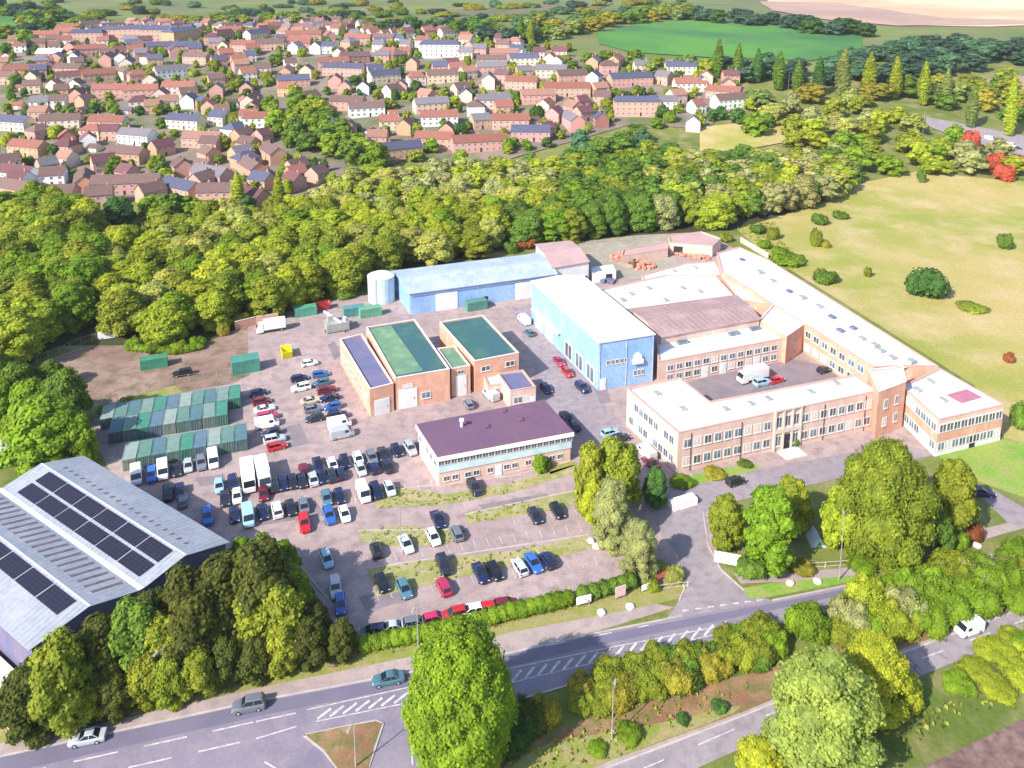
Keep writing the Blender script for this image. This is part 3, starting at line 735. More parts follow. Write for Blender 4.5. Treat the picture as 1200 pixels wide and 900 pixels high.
for t0, t1 in zip(bays, bays[1:]):
    m = (t0+t1)/2
    for ta, tb in ((t0, m), (m, t1)):
        ta2 = ta - (.5 if ta == 0 else 0); tb2 = tb + (.5 if tb == bays[-1] else 0)
        qs = [(*wp(-.4, ta2), rz(ta)), (*wp(WLEN+.4, ta2), rz(ta)), (*wp(WLEN+.4, tb2), rz(tb)), (*wp(-.4, tb2), rz(tb))]
        mb.add(qs + [(x, y, z-.12) for x, y, z in qs], [(0,3,2,1),(4,5,6,7),(0,1,5,4),(1,2,6,5),(2,3,7,6),(3,0,4,7)])
mb.build('roof', M['metalroof'], ws_)
def slopeslab(s0, s1, t0, t1, lift, thick=.06):
    mb = MB(); qs = [(*wp(s0, t0), rz(t0)+lift), (*wp(s1, t0), rz(t0)+lift), (*wp(s1, t1), rz(t1)+lift), (*wp(s0, t1), rz(t1)+lift)]
    return mb.add(qs + [(x, y, z-thick) for x, y, z in qs], [(0,3,2,1),(4,5,6,7),(0,1,5,4),(1,2,6,5),(2,3,7,6),(3,0,4,7)])
for bi, (t0, t1) in enumerate(zip(bays, bays[1:])):
    m = (t0+t1)/2; w = t1-t0
    for i in range(20):
        s = 2.5 + i*(WLEN-6)/19
        slopeslab(s, s+.55, t0+w*.07, t0+w*.36, .05).build('rooflight', M['smoked'], ws_)
    npn = 6; L = (WLEN - 5)/npn
    for i in range(npn):
        if bi == 1 and i > 4: continue
        for k in ((.01, .185), (.225, .40)):
            if bi == 1 and k[0] > .1: continue
            slopeslab(2 + i*L, 2 + (i+1)*L - .35, m + w*(.02+k[0]), m + w*(.02+k[1]), .14).build('solar_array', M['solar'], ws_)
MB().prism(ccw([v2(wp(-.4, V_t-.35)), v2(wp(WLEN+.4, V_t-.35)), v2(wp(WLEN+.4, V_t+.35)), v2(wp(-.4, V_t+.35))]), sh_-.05, sh_+.14).build('valley_gutter', M['white'], ws_)
for t0, t1 in zip(bays, bays[1:]):
    m = (t0+t1)/2; slopeslab(-.4, WLEN+.4, m-.35, m-.01, .05, .03).build('ridge_cap', M['white'], ws_)
slopeslab(-.42, WLEN+.42, -.5, -.1, .05, .05).build('verge_trim', M['white'], ws_)
for t in (.15, .4, .65, .9): door(ws_, wp(0, WACR), wp(0, 0), t, 4, 5, None, 0, 'roller_door', False)
lt = [wp(-1.5, WACR+4), wp(-1.5, WACR+.8), wp(14, WACR+.8), wp(14, WACR+4)]
sh, q = flat('loading_lean_to', None, 4.0, 'brick', 'whiteroof', 'low white roofed store beside the solar roofed warehouse, at the left edge', world=[v2(p) for p in lt])
door(sh, lt[0], lt[1], .5, 2, 2.4)

# low brick hoarding and rubble
def wall_thing(name, px, hgt, mat, label, thick=.25, cat='wall'):
    pts = [at(x, y) for x, y in px]; e = empty(name, cen(pts), label, cat); mb = MB(); cp = MB()
    for a, b in zip(pts, pts[1:]):
        d = b-a; yaw = math.atan2(d.y, d.x); c = (a+b)/2
        mb.box((c.x, c.y, 0), (d.length+thick*.9, thick, hgt), yaw); cp.box((c.x, c.y, hgt), (d.length+thick, thick+.1, .08), yaw)
    mb.build('panel', M[mat], e); cp.build('coping', M['coping'], e); return e
wall_thing('boundary_wall', [(276,386),(300,380),(326,376)], 2.2, 'brick', 'short orange brick wall at the back of the lorry yard by the wood')
wall_thing('boundary_wall', [(868,284),(880,291),(900,303)], 1.8, 'palebrick', 'pale brick wall at the meadow end of the long wing')
def fence(name, px, hgt, label, mat='metal', gap=3.0, rails=(.25, .95)):
    pts = [at(x, y) for x, y in px]; e = empty(name, (pts[0].x, pts[0].y, pts[0].z), label, 'fence')
    mb = MB(); mr = MB()
    for a, b in zip(pts, pts[1:]):
        d = b-a; n = max(1, round(d.length/gap))
        for i in range(n+1):
            q = a.lerp(b, i/n); q.z = terr(q.x, q.y); mb.tube(q, q + Vector((0, 0, hgt)), .05, n=6)
        for rl in rails: mr.tube(a + Vector((0, 0, hgt*rl)), b + Vector((0, 0, hgt*rl)), .03, n=4)
    mb.build('posts', M[mat], e); mr.build('rails', M[mat], e); return e
fence('mesh_fence', [(30,432),(95,405),(135,392)], 2.2, 'wire mesh fence between the dirt lot and the dark wood')
fence('mesh_fence', [(120,477),(205,450),(270,440)], 2.0, 'wire fence behind the rear row of green containers')
fence('timber_rail', [(768,693),(786,690),(806,688)], 1.0, 'low pale rail beside the site entrance', 'coping', 2.0)
fence('timber_rail', [(930,668),(985,664),(1008,662)], 1.1, 'low rail beside the path under the office trees', 'coping', 2.5)
fence('timber_rail', [(1052,770),(1072,786),(1086,800)], 1.1, 'dark rail across the lower lane beside the yellow tree', 'bark', 1.5)
rub = empty('rubble_heap', at(745, 318), 'heap of red brick rubble on the ground behind the white halls', 'rubble heap')
def heap(cx, cy, rx, ry, hz, n, mat, parent, name, sz=(.5, 1.4)):
    mb = MB(); c = at(cx, cy)
    for i in range(n):
        a = rnd.uniform(0, 6.28); k = math.sqrt(rnd.random()); x = c.x + rx*k*math.cos(a); y = c.y + ry*k*math.sin(a); s = rnd.uniform(*sz)
        mb.box((x, y, hz*(1-k)*rnd.uniform(.2, 1)), (s, s*rnd.uniform(.5, 1), s*.6), rnd.uniform(0, 3))
    return mb.build(name, M[mat], parent)
M['red'] = surf('red_brick_rubble', (.62, .20, .15), (.70, .34, .26), .8)
heap(735, 303, 5.5, 5, 1.8, 90, 'red', rub, 'red_bricks'); heap(752, 312, 5, 4, 1.2, 60, 'red', rub, 'broken_bricks'); heap(741, 309, 2, 4, 1.6, 30, 'bark', rub, 'dark_spoil')
r2 = empty('rubble_heap', at(810, 303), 'long low heap of orange brick rubble at the rear of the long wing', 'rubble heap')
heap(806, 298, 5, 3, 1.0, 50, 'red', r2, 'red_bricks'); heap(820, 303, 4, 2.5, .9, 30, 'red', r2, 'broken_bricks')
rw, _ = flat('rear_flat_roof', [(752,322),(758,334),(846,322),(838,306),(800,309)], 5.0, 'palebrick', 'whiteroof', 'low pale flat roofed building between the rubble heap and the long wing')
for x, y in ((790,318),(815,314)): roofitem(rw, x, y, 4.7, (1.4, 1.0, .5), 'metal')
r3 = empty('timber_heap', at(712, 330), 'small pile of dark scrap behind the tall blue hall', 'scrap heap'); heap(712, 330, 2.5, 2, .9, 25, 'greyfelt', r3, 'scrap')
r4 = empty('pallet_pile', at(680, 350), 'stack of timber pallets on the lane left of the blue hall', 'pallets')
mb = MB(); p = at(612, 372)
for k in range(7):
    for j in range(5): mb.box((p.x-.5+.25*j, p.y, .02+k*.16+.1), (.14, 1.2, .03), 0)
    for j in (-.45, 0, .45): mb.box((p.x, p.y+j, .02+k*.16), (1.2, .1, .1), 0)
mb.build('boards', M['coping'], r4); 
# ------------------------------------------------------------------ vehicles
def loft(mb, secs):
    n = len(secs[0]); base = []
    vs = [v for s in secs for v in s]
    fs = [tuple(range(n-1, -1, -1)), tuple((len(secs)-1)*n + i for i in range(n))]
    for k in range(len(secs)-1):
        for i in range(n):
            j = (i+1) % n; fs.append((k*n+i, k*n+j, (k+1)*n+j, (k+1)*n+i))
    return mb.add(vs, [tuple(reversed(f)) for f in fs])
def car_meshes(L, W, belt, roofh, cab0, cab1, ws, rs, bonnet):
    """nose at +X. cab0/cab1: rear/front of glasshouse at belt; ws/rs: slopes of windscreen/rear screen"""
    h = W/2
    st = [(-L/2, .80, .38, belt*.80), (-L/2+.12, .93, .26, belt*.97), (cab0, 1.0, .22, belt), (cab1, 1.0, .22, belt),
          (cab1+.25, .99, .22, bonnet+.04), (L/2-.35, .92, .24, bonnet-.06), (L/2-.05, .80, .34, bonnet-.22), (L/2, .72, .42, bonnet-.34)]
    secs = []
    for x, k, zb, zt in st:
        w = h*k; secs.append([(x, -w*.96, zb), (x, w*.96, zb), (x, w, (zb+zt)/2), (x, w*.97, zt-.10), (x, w*.86, zt), (x, -w*.86, zt), (x, -w*.97, zt-.10), (x, -w, (zb+zt)/2)])
    body = MB(); loft(body, secs)
    x0, x1 = cab0+rs, cab1-ws; wb, wt = h*.86, h*.68
    q = [(x0, -wt, roofh-.05), (x1, -wt, roofh-.05), (x1, wt, roofh-.05), (x0, wt, roofh-.05)]
    body.add([(x0-.06, -wt-.03, roofh-.05), (x1+.06, -wt-.03, roofh-.05), (x1+.06, wt+.03, roofh-.05), (x0-.06, wt+.03, roofh-.05),
              (x0+.15, -wt*.85, roofh+.02), (x1-.15, -wt*.85, roofh+.02), (x1-.15, wt*.85, roofh+.02), (x0+.15, wt*.85, roofh+.02)],
             [(3,2,1,0),(4,5,6,7),(0,1,5,4),(1,2,6,5),(2,3,7,6),(3,0,4,7)])
    for s in (-1, 1):
        for a, b in (((cab0, s*wb, belt-.02), (x0, s*wt, roofh-.03)), ((cab1, s*wb, belt-.02), (x1, s*wt, roofh-.03)), (((cab0+cab1)/2-.05, s*wb, belt-.02), ((x0+x1)/2-.05, s*wt, roofh-.03))):
            body.tube(a, b, .05, n=4)
    glass = MB()
    g0 = [(cab0, -wb+.02, belt-.02), (cab1, -wb+.02, belt-.02), (cab1, wb-.02, belt-.02), (cab0, wb-.02, belt-.02)]
    g1 = [(x0, -wt+.01, roofh-.052), (x1, -wt+.01, roofh-.052), (x1, wt-.01, roofh-.052), (x0, wt-.01, roofh-.052)]
    glass.add(g0+g1, [(3,2,1,0),(4,5,6,7),(0,1,5,4),(1,2,6,5),(2,3,7,6),(3,0,4,7)])
    return body.mesh('car_body', M['carpaint']), glass.mesh('car_glass', M['carglass'])
wm = MB(); wm.tube((0, -.11, 0), (0, .11, 0), .32, n=14); WHEEL = wm.mesh('wheel', M['rubber'])
rm = MB(); rm.tube((0, -.118, 0), (0, .118, 0), .19, n=10); RIM = rm.mesh('rim', M['metal'])
hl = MB(); hl.box((0, 0, 0), (.08, .34, .14)); HEAD = hl.mesh('headlight', M['lamp']); TAIL = hl.mesh('tail_light', M['taillamp'])
def vehicle_root(kind):
    r = bpy.data.objects.new({'hatch':'parked_car','saloon':'parked_car','suv':'parked_car','van':'parked_van','lorry':'parked_lorry'}[kind], None)
    C.objects.link(r); BASE[r.name] = Vector((0, 0, 0)); return r
def lights(r, L, W, zf, zb):
    for s in (-1, 1):
        inst('headlight', HEAD, r, (L/2-.10, s*W*.33, zf)); inst('tail_light', TAIL, r, (-L/2+.03, s*W*.36, zb))
def wheels(r, xs, W, rad=.32, sc=1.0):
    for x in xs:
        for s in (-1, 1):
            w = inst('wheel', WHEEL, r, (x, s*(W/2-.10), rad*sc), scale=(sc, 1, sc)); inst('rim', RIM, w)
PROT = {}
for k, (L, W, belt, rf, c0, c1, ws_s, rs_s, bon) in {
    'hatch': (4.05, 1.76, .92, 1.48, -1.85, 1.0, .75, .35, .90),
    'saloon': (4.60, 1.80, .90, 1.42, -1.55, 1.0, .8, .75, .88),
    'suv': (4.50, 1.88, 1.08, 1.70, -2.05, .95, .6, .3, 1.06)}.items():
    r = vehicle_root(k); b, g = car_meshes(L, W, belt, rf, c0, c1, ws_s, rs_s, bon)
    inst('body', b, r); inst('windows', g, r); wheels(r, (-L*.29, L*.30), W); lights(r, L, W, .60, .68); PROT[k] = r
def boxloft(mb, secs, W):
    s2 = [[(x, -w, z0), (x, w, z0), (x, w, z1-.12), (x, w*.86, z1), (x, -w*.86, z1), (x, -w, z1-.12)] for x, w, z0, z1 in secs]; return loft(mb, s2)
r = vehicle_root('van'); mb = MB(); W = 1.95
boxloft(mb, [(-2.5, .94, .35, 2.1), (-2.4, .97, .3, 2.2), (1.0, .97, .3, 2.2), (1.35, .97, .3, 2.1), (1.9, .96, .3, 1.25), (2.4, .88, .35, 1.08), (2.5, .8, .45, .9)], W)
inst('body', mb.mesh('van_body', M['carpaint']), r)
mb = MB(); mb.add([(1.36, -.82, 2.06), (1.36, .82, 2.06), (1.92, .86, 1.27), (1.92, -.86, 1.27), (1.32, -.82, 2.0), (1.32, .82, 2.0), (1.8, .86, 1.2), (1.8, -.86, 1.2)], [(0,1,2,3),(7,6,5,4),(0,4,5,1),(1,5,6,2),(2,6,7,3),(3,7,4,0)])
for v in range(len(mb.v)): mb.v[v] = (mb.v[v][0]+.03, mb.v[v][1], mb.v[v][2]+.03)
for s in (-1, 1): mb.box((.85, s*.965, 1.3), (.8, .03, .55))
inst('windows', mb.mesh('van_glass', M['carglass']), r); wheels(r, (-1.55, 1.6), W); lights(r, 5.0, 1.9, .85, .9); PROT['van'] = r
r = vehicle_root('lorry')
mb = MB(); boxloft(mb, [(2.0, 1.1, .6, 2.6), (2.1, 1.15, .5, 2.75), (3.3, 1.15, .5, 2.7), (3.75, 1.1, .5, 1.5), (3.85, 1.05, .5, 1.3)], 2.3); inst('cab', mb.mesh('lorry_cab', M['carpaint']), r)
mb = MB(); mb.add([(3.36, -.98, 2.55), (3.36, .98, 2.55), (3.80, 1.0, 1.55), (3.80, -1.0, 1.55), (3.2, -.98, 2.5), (3.2, .98, 2.5), (3.6, 1.0, 1.5), (3.6, -1.0, 1.5)], [(0,1,2,3),(7,6,5,4),(0,4,5,1),(1,5,6,2),(2,6,7,3),(3,7,4,0)])
inst('windscreen', mb.mesh('lorry_glass', M['carglass']), r)
mb = MB(); mb.box((-.9, 0, .95), (5.6, 2.35, 2.35)); mb.box((-.9, 0, .7), (5.7, 1.0, .22)); mb.box((-3.72, 0, 1.0), (.05, 2.1, 2.2))
inst('cargo_box', mb.mesh('lorry_box', M['white']), r); wheels(r, (-2.6, 2.9), 2.2, sc=1.35); lights(r, 7.6, 2.2, .75, .8); PROT['lorry'] = r
used = set()
COL = dict(navy=(.012,.018,.07), black=(.010,.010,.016), dark=(.02,.022,.04), white=(.80,.80,.80), silver=(.45,.48,.52), grey=(.16,.18,.22),
           blue=(.03,.12,.42), lightblue=(.30,.48,.62), red=(.52,.012,.02), darkred=(.16,.01,.03), magenta=(.45,.02,.09), teal=(.07,.17,.22), cream=(.62,.52,.40))
CN = dict(navy='navy blue', black='black', dark='dark grey', white='white', silver='silver', grey='mid grey', blue='bright blue', lightblue='pale blue', red='red', darkred='dark red', magenta='crimson', teal='dark teal', cream='cream')
KN = dict(hatch='hatchback', saloon='saloon car', suv='estate car', van='van', lorry='box lorry')
def vehicle(kind, x, y, yaw, col, label=None, group=None, z=None):
    if label and len(label.replace('-', ' ').split()) > 16: label = label.replace('estate car', 'estate').replace('saloon car', 'saloon')
    p = at(x, y)
    if kind not in used: o = PROT[kind]; used.add(kind); o.location = p; 
    else: o = copy_tree(PROT[kind], p)
    BASE[o.name] = Vector(p); o.rotation_euler = (0, 0, yaw)
    c = (*COL[col], 1)
    j = rnd.uniform(.85, 1.15); c = (c[0]*j, c[1]*j, c[2]*j, 1)
    for ch in o.children:
        if ch.name.split('.')[0] in ('body', 'cab'): ch.color = c
    setp(o, label, {'van': 'van', 'lorry': 'lorry'}.get(kind, 'car'), group); return o
ORD = 'first second third fourth fifth sixth seventh eighth ninth tenth eleventh twelfth thirteenth fourteenth fifteenth sixteenth seventeenth eighteenth nineteenth twentieth twenty-first twenty-second twenty-third twenty-fourth twenty-fifth twenty-sixth twenty-seventh twenty-eighth twenty-ninth thirtieth'.split()
def row(items, yaw, where, order='from left', group='cars parked on the site', jit=.05):
    """items: (x, y, colour, kind); yaw 'A' noses away, 'a' noses to camera, 'B' / 'b' sideways"""
    for i, it in enumerate(items):
        x, y, c, k = (*it, None)[:4]
        k = k or ('hatch', 'saloon', 'suv', 'hatch', 'hatch')[rnd.randrange(5)]
        yw = {'A': YA, 'a': YA + math.pi, 'B': YB, 'b': YB + math.pi}[yaw] if isinstance(yaw, str) else yaw
        if rnd.random() < .35 and k not in ('lorry', 'van'): yw += math.pi
        vehicle(k, x, y, yw + rnd.uniform(-jit, jit), c, f'{CN[c]} {KN[k]}, {ORD[i]} {order} {where}' if len(items) > 1 else f'{CN[c]} {KN[k]} {where}', group)
row([(160,562,'white','van'),(178,560,'blue'),(191,556,'white','van'),(207,553,'dark'),(221,549,'silver'),(236,546,'grey'),(250,543,'white','van')], 'a', 'before the front container row')
row([(302,437,'navy'),(305,450,'silver') ,(303,463,'navy'),(307,473,'darkred'),(310,482,'white'),(314,491,'magenta'),(313,500,'white','van'),(318,510,'navy'),(322,518,'silver'),(325,526,'red')][2:], 'B', 'in the column right of the containers', 'from the top')
vehicle('hatch', 297, 459, YB, 'silver', 'silver hatchback at the top of the column right of the containers', 'cars parked on the site') if False else None
row([(362,428,'white'),(350,446,'navy'),(347,456,'white'),(352,432,'silver')], 'B', 'in the loose group beside the yellow skip', 'counted', ) if False else row([(351,446,'navy'),(353,457,'white')], 'B', 'in the pair below the yellow skip', 'from the top')
row([(363,428,'white'),(376,441,'blue'),(377,451,'teal'),(383,460,'darkred'),(386,469,'navy'),(390,479,'blue'),(396,490,'navy'),(398,500,'white','van'),(401,512,'silver','van')], 'B', 'in the column by the lean-to', 'from the top')
row([(352,460,'lightblue'),(364,472,'cream'),(367,482,'grey'),(369,493,'dark')][1:], 'B', 'in the short stack mid car park', 'from the top')
row([(291,566,'white','lorry'),(308,563,'white','lorry')], 'a', 'of two lorries in the car park', 'from left')
row([(356,553,'darkred'),(373,547,'navy'),(390,548,'white'),(404,544,'navy'),(420,541,'white'),(436,540,'grey'),(449,535,'dark'),(465,531,'navy'),(481,529,'silver')], 'a', 'in the upper middle car park row')
row([(423,553,'silver'),(438,551,'navy'),(454,549,'dark'),(382,559,'navy'),(395,557,'navy')][:3], 'a', 'below the purple roof corner')
row([(322,572,'dark'),(332,570,'navy'),(343,568,'dark'),(354,567,'dark'),(367,564,'silver'),(378,562,'navy'),(388,560,'dark'),(399,558,'navy')], 'a', 'in the long dark car park row')
row([(309,582,'darkred')], 'a', 'just below the two white lorries')
row([(426,582,'white','van'),(441,579,'navy'),(457,576,'silver')], 'a', 'of three beside the scrubby strip')
row([(383,587,'teal'),(398,585,'navy')], 'a', 'in the pair above the blue hatchback')
row([(386,608,'blue'),(404,606,'white')], 'a', 'in the pair below the navy cars mid car park')
row([(308,604,'navy'),(325,601,'white'),(341,599,'dark'),(356,595,'grey')], 'a', 'in the row by the tree shadow')
row([(357,617,'red')], 'a', 'alone at the end of the tree shadow')
row([(257,573,'lightblue'),(264,587,'dark'),(274,570,'navy'),(278,585,'white')], 'a', 'in the shaded cluster left of the lorries')
row([(211,579,'navy'),(214,590,'grey'),(197,582,'dark')], 'a', 'in the shade beside the solar warehouse')
row([(291,610,'lightblue','van'),(275,607,'navy'),(243,609,'blue')], 'a', 'in deep shade by the warehouse', 'from right')
row([(556,575,'dark')], 'a', 'in front of the purple roofed office')
row([(513,612,'navy')], 'a', 'alone above the white car in the middle bays')
row([(441,648,'black'),(476,641,'silver'),(508,633,'white'),(535,628,'grey')], 'a', 'in the second bay from the top')
row([(627,608,'dark'),(653,602,'black')], 'a', 'in the pair near the tall willows')
row([(383,659,'lightblue')], 'a', 'in the tree shadow at the car park edge')
row([(393,693,'silver','suv'),(399,712,'blue','hatch')], YA+math.pi-.1, 'at the foot of the shaded trees')
row([(520,666,'dark'),(563,675,'navy'),(580,673,'black'),(609,668,'silver'),(625,663,'blue'),(642,660,'navy')], 'a', 'in the third parking bay row')
row([(448,687,'black'),(474,694,'teal'),(520,691,'magenta')], 'a', 'in the row above the roadside hedge cars')
RYAW = math.atan2((at(600,712)-at(437,743)).y, (at(600,712)-at(437,743)).x)
row([(437,744,'navy'),(463,739,'silver'),(487,734,'grey'),(510,729,'magenta'),(533,723,'red'),(552,720,'white'),(577,716,'red'),(593,712,'darkred')], RYAW, 'along the roadside hedge')
row([(862,567,'black')], 'B', 'on the lane in front of the long office')
row([(715,510,'lightblue'),(728,516,'dark')], 'B', 'by the left wall of the office')
row([(757,534,'white','van')], 'A', 'beside the office corner behind the trees')
row([(762,545,'darkred')], 'A', 'in the shade at the office corner')
row([(620,392,'teal')], YA, 'between the green roof and the blue hall'); row([(614,378,'white','van')], YA, 'near the pallets beside the blue hall')
row([(665,439,'red')], YA, 'on the lane beside the blue hall'); row([(682,457,'navy')], YA, 'by the front corner of the blue hall')
row([(655,426,'magenta')], YA, 'beside the middle of the blue hall')
row([(640,458,'navy'),(662,490,'dark'),(672,502,'navy')], YA, 'on the lane edge right of the purple roof', 'from the top')
row([(549,476,'grey')], YA, 'beside the second brick works door'); row([(575,466,'silver','van')], YA+.2, 'in front of the tiny porch block')
row([(882,446,'white','lorry')], 'b', 'in the inner courtyard'); row([(893,451,'lightblue')], 'B', 'in front of the courtyard lorry')
row([(909,448,'red')], 'B', 'at the right of the courtyard lorry'); row([(966,436,'black')], 'B', 'in the right corner of the courtyard')
row([(214,440,'black')], 'B', 'alone on the dirt beside the small green container')
row([(128,396,'white','van')], 'B', 'at the edge of the wood above the dirt lot')
row([(318,388,'white','lorry')], 'b', 'parked along the short orange wall')
row([(1150,580,'navy')], YB-.6, 'on the drive right of the big office trees')
row([(706,323,'dark')], 'B', 'behind the white shed')
def yawat(x0, y0, x1, y1):
    d = at(x1, y1) - at(x0, y0); return math.atan2(d.y, d.x)
MR = yawat(100, 868, 460, 797)
for k, x, y, c, yw, lb in (('saloon',103,868,'silver',MR+math.pi,'silver saloon driving on the main road at the lower left corner'),
                           ('suv',292,830,'grey',MR+math.pi,'grey estate car on the main road below the dark wood'),
                           ('saloon',455,799,'teal',MR+math.pi,'dark teal saloon on the main road nearest the big tree'),
                           ('van',1135,741,'white',yawat(1065,768,1200,722)+math.pi,'white van on the lower lane at the right edge')):
    vv = vehicle(k, x, y, yw, c, lb, 'vehicles moving on the roads'); vv.scale = (.86,)*3 if k == 'van' else (.95,)*3
for x, y, c in ((1160,164,'white'),(1172,169,'silver'),(1184,172,'white'),(1192,175,'navy')):
    vehicle('van' if c == 'white' else 'saloon', x, y, yawat(1140,160,1200,176), c, f'{CN[c]} {"van" if c=="white" else "car"} on the distant motorway, {ORD[[1160,1172,1184,1192].index(x)]} from the left', 'vehicles on the motorway')
row([(10,545,'lightblue','lorry'),(4,533,'red','lorry')], 'B', 'at the left edge beyond the warehouse', 'from below')
# ---- containers
def container_proto():
    r = bpy.data.objects.new('container', None); C.objects.link(r); L, W, Hh = 6.06, 2.44, 2.6
    mb = MB(); mb.box((0, 0, .12), (L-.1, W-.1, Hh-.2))
    n = 18
    for i in range(n):
        x = -L/2+.25 + i*(L-.5)/(n-1)
        for s in (-1, 1): mb.box((x, s*(W/2-.045), .2), (.14, .05, Hh-.36))
        mb.box((x, 0, Hh-.085), (.14, W-.2, .04))
    inst('shell', mb.mesh('container_shell', M['container']), r)
    mb = MB()
    for s in (-1, 1):
        for z in (0, Hh-.14): mb.box((0, s*(W/2-.06), z), (L, .12, .14))
        for t in (-1, 1): mb.box((t*(L/2-.06), s*(W/2-.06), .14), (.12, .12, Hh-.28))
    for t in (-1, 1):
        for z in (0, Hh-.14): mb.box((t*(L/2-.06), 0, z), (.12, W-.24, .14))
    inst('frame', mb.mesh('container_frame', M['container']), r)
    for s in (-1, 1):
        mb = MB(); mb.box((L/2-.03, s*.57, .15), (.06, 1.1, Hh-.3)); d = inst('door', mb.mesh('container_door', M['container']), r)
        mb = MB(); mb.tube((L/2+.03, s*.2, .2), (L/2+.03, s*.2, Hh-.2), .03, n=5); mb.tube((L/2+.03, s*.85, .2), (L/2+.03, s*.85, Hh-.2), .03, n=5); inst('locking_bar', mb.mesh('locking_bar', M['metal']), d)
    return r
CPROT = container_proto(); CU = [False]
GRN = [(.13,.24,.21),(.10,.19,.22),(.19,.28,.25),(.07,.24,.18),(.12,.19,.25),(.27,.34,.31)]
def container(x, y, yaw, color, label, group='green storage containers', sc=(1, 1, 1), h=0):
    p = at(x, y)
    if not CU[0]: o = CPROT; CU[0] = True; o.location = p
    else: o = copy_tree(CPROT, p)
    o.rotation_euler = (0, 0, yaw); o.scale = sc; BASE[o.name] = Vector(p)
    for ch in o.children: ch.color = (*color, 1)
    for ch in o.children:
        if ch.name.split('.')[0] == 'door': ch.color = tuple(c*.6 for c in color) + (1,)
    return setp(o, label, 'container', group)
def gname(c): return ('mid green' if c[1] > .23 and c[2] < .22 else 'blue green' if c[0] < .13 else 'pale grey green')
def crow(x0, y0, x1, y1, n, where):
    a, b = at(x0, y0), at(x1, y1); n = int((b-a).length / 2.56); u = (b-a).normalized(); yaw = math.atan2(u.y, u.x)
    for i in range(n):
        p = a + u*(1.3 + i*2.56); c = GRN[(i*7 + n + int(x0)) % 6]
        q = inst_container(p, yaw - math.pi/2, c, f'{gname(c)} storage container, {ORD[i]} from the left {where}')
def inst_container(p, yaw, c, label, group='green storage containers in rows'):
    global CU
    if not CU[0]: o = CPROT; CU[0] = True; o.location = p
    else: o = copy_tree(CPROT, p)
    o.location = (p.x, p.y, 0); o.rotation_euler = (0, 0, yaw + rnd.uniform(-.02, .02)); BASE[o.name] = Vector(o.location)
    for ch in o.children: ch.color = (*c, 1) if ch.name.split('.')[0] != 'door' else tuple(k*.55 for k in c) + (1,)
    return setp(o, label, 'container', group)
crow(146, 543, 291, 518, 11, 'in the front row')
crow(130, 512, 272, 489, 11, 'in the middle row')
crow(120, 496, 296, 468, 13, 'in the rear row')
inst_container(at(181, 430), YB, (.06,.26,.16), 'dark green container alone on the dirt lot', 'lone containers')
o = container(288, 434, YB, (.08,.28,.22), 'large blue green container right of the dirt lot', 'lone containers', (1.05, 1.5, 1.3))
container(358, 369, YB, (.10,.32,.22), 'green container at the back of the yard next to a red skip', 'lone containers')
container(415, 369, YB, (.10,.28,.28), 'grey green container left of the storage tank, behind the machinery', 'lone containers')
container(434, 370, YB, (.14,.36,.24), 'mid green container directly below the storage tank', 'lone containers')
container(558, 362, YB, (.10,.24,.20), 'dark green container in front of the long blue shed', 'lone containers')
container(800, 592, YB, (.85,.84,.82), 'long low white container on the access road before the office', 'lone containers', (.85, .75, .5))
def skip(x, y, yaw, color, label, s=1.0):
    p = at(x, y); e = empty('skip', p, label, 'skip'); mb = MB(); L, W, Hh, t = 3.4*s, 1.8*s, 1.5*s, .08
    def fr(z, k): return [(p.x + math.cos(yaw)*a - math.sin(yaw)*b, p.y + math.sin(yaw)*a + math.cos(yaw)*b, z) for a, b in ((-L/2*k, -W/2), (L/2*k, -W/2), (L/2*k, W/2), (-L/2*k, W/2))]
    o0, o1 = fr(.1, .62), fr(Hh, 1.0); i0, i1 = fr(.25, .58), fr(Hh, .94)
    mb.add(o0+o1+i0+i1, [(3,2,1,0)] + [(i, (i+1) % 4, 4+(i+1) % 4, 4+i) for i in range(4)] + [(4+i, 4+(i+1) % 4, 12+(i+1) % 4, 12+i) for i in range(4)] + [(12+i, 12+(i+1) % 4, 8+(i+1) % 4, 8+i) for i in range(4)] + [(8, 9, 10, 11)])
    mb.build('tub', M['tint'], e, color=color)
    mb = MB()
    for k in (-.5, 0, .5):
        for sd in (-1, 1):
            q = (p.x + math.cos(yaw)*k*L*.6 - math.sin(yaw)*sd*W/2, p.y + math.sin(yaw)*k*L*.6 + math.cos(yaw)*sd*W/2); mb.box((q[0], q[1], .2), (.1, .08, Hh-.2), yaw)
    mb.build('ribs', M['tint'], e, color=color); return e
skip(336, 417, YA, (.85,.75,.02), 'bright yellow skip standing in the middle of the yard', 1.3)
skip(378, 362, YB, (.6,.08,.08), 'red skip beside the green container at the back of the yard', 1.3)
# grey machinery
p = at(394, 388); e = empty('machinery', p, 'jumble of grey white machinery left of the brick lean-to', 'machine')
mb = MB(); mb.box((p.x, p.y+1, .3), (6, 4, 2.2), YB); mb.box((p.x-1.5, p.y+1.5, 2.5), (2.2, 2.4, 1.5), YB); mb.build('housing', M['metal'], e)
mb = MB(); mb.tube((p.x+1.5, p.y, 2.4), (p.x-3.5, p.y+2, 4.8), .35); mb.tube((p.x+2.2, p.y+1, 0), (p.x+2.2, p.y+1, 3.6), .5, n=12); mb.build('pipework', M['white'], e)
mb = MB()
for dx in (-2.6, 2.6):
    for dy in (-.8, 2.6): mb.tube((p.x+dx, p.y+dy, 0), (p.x+dx, p.y+dy, .6), .15)
mb.build('feet', M['dark'], e)

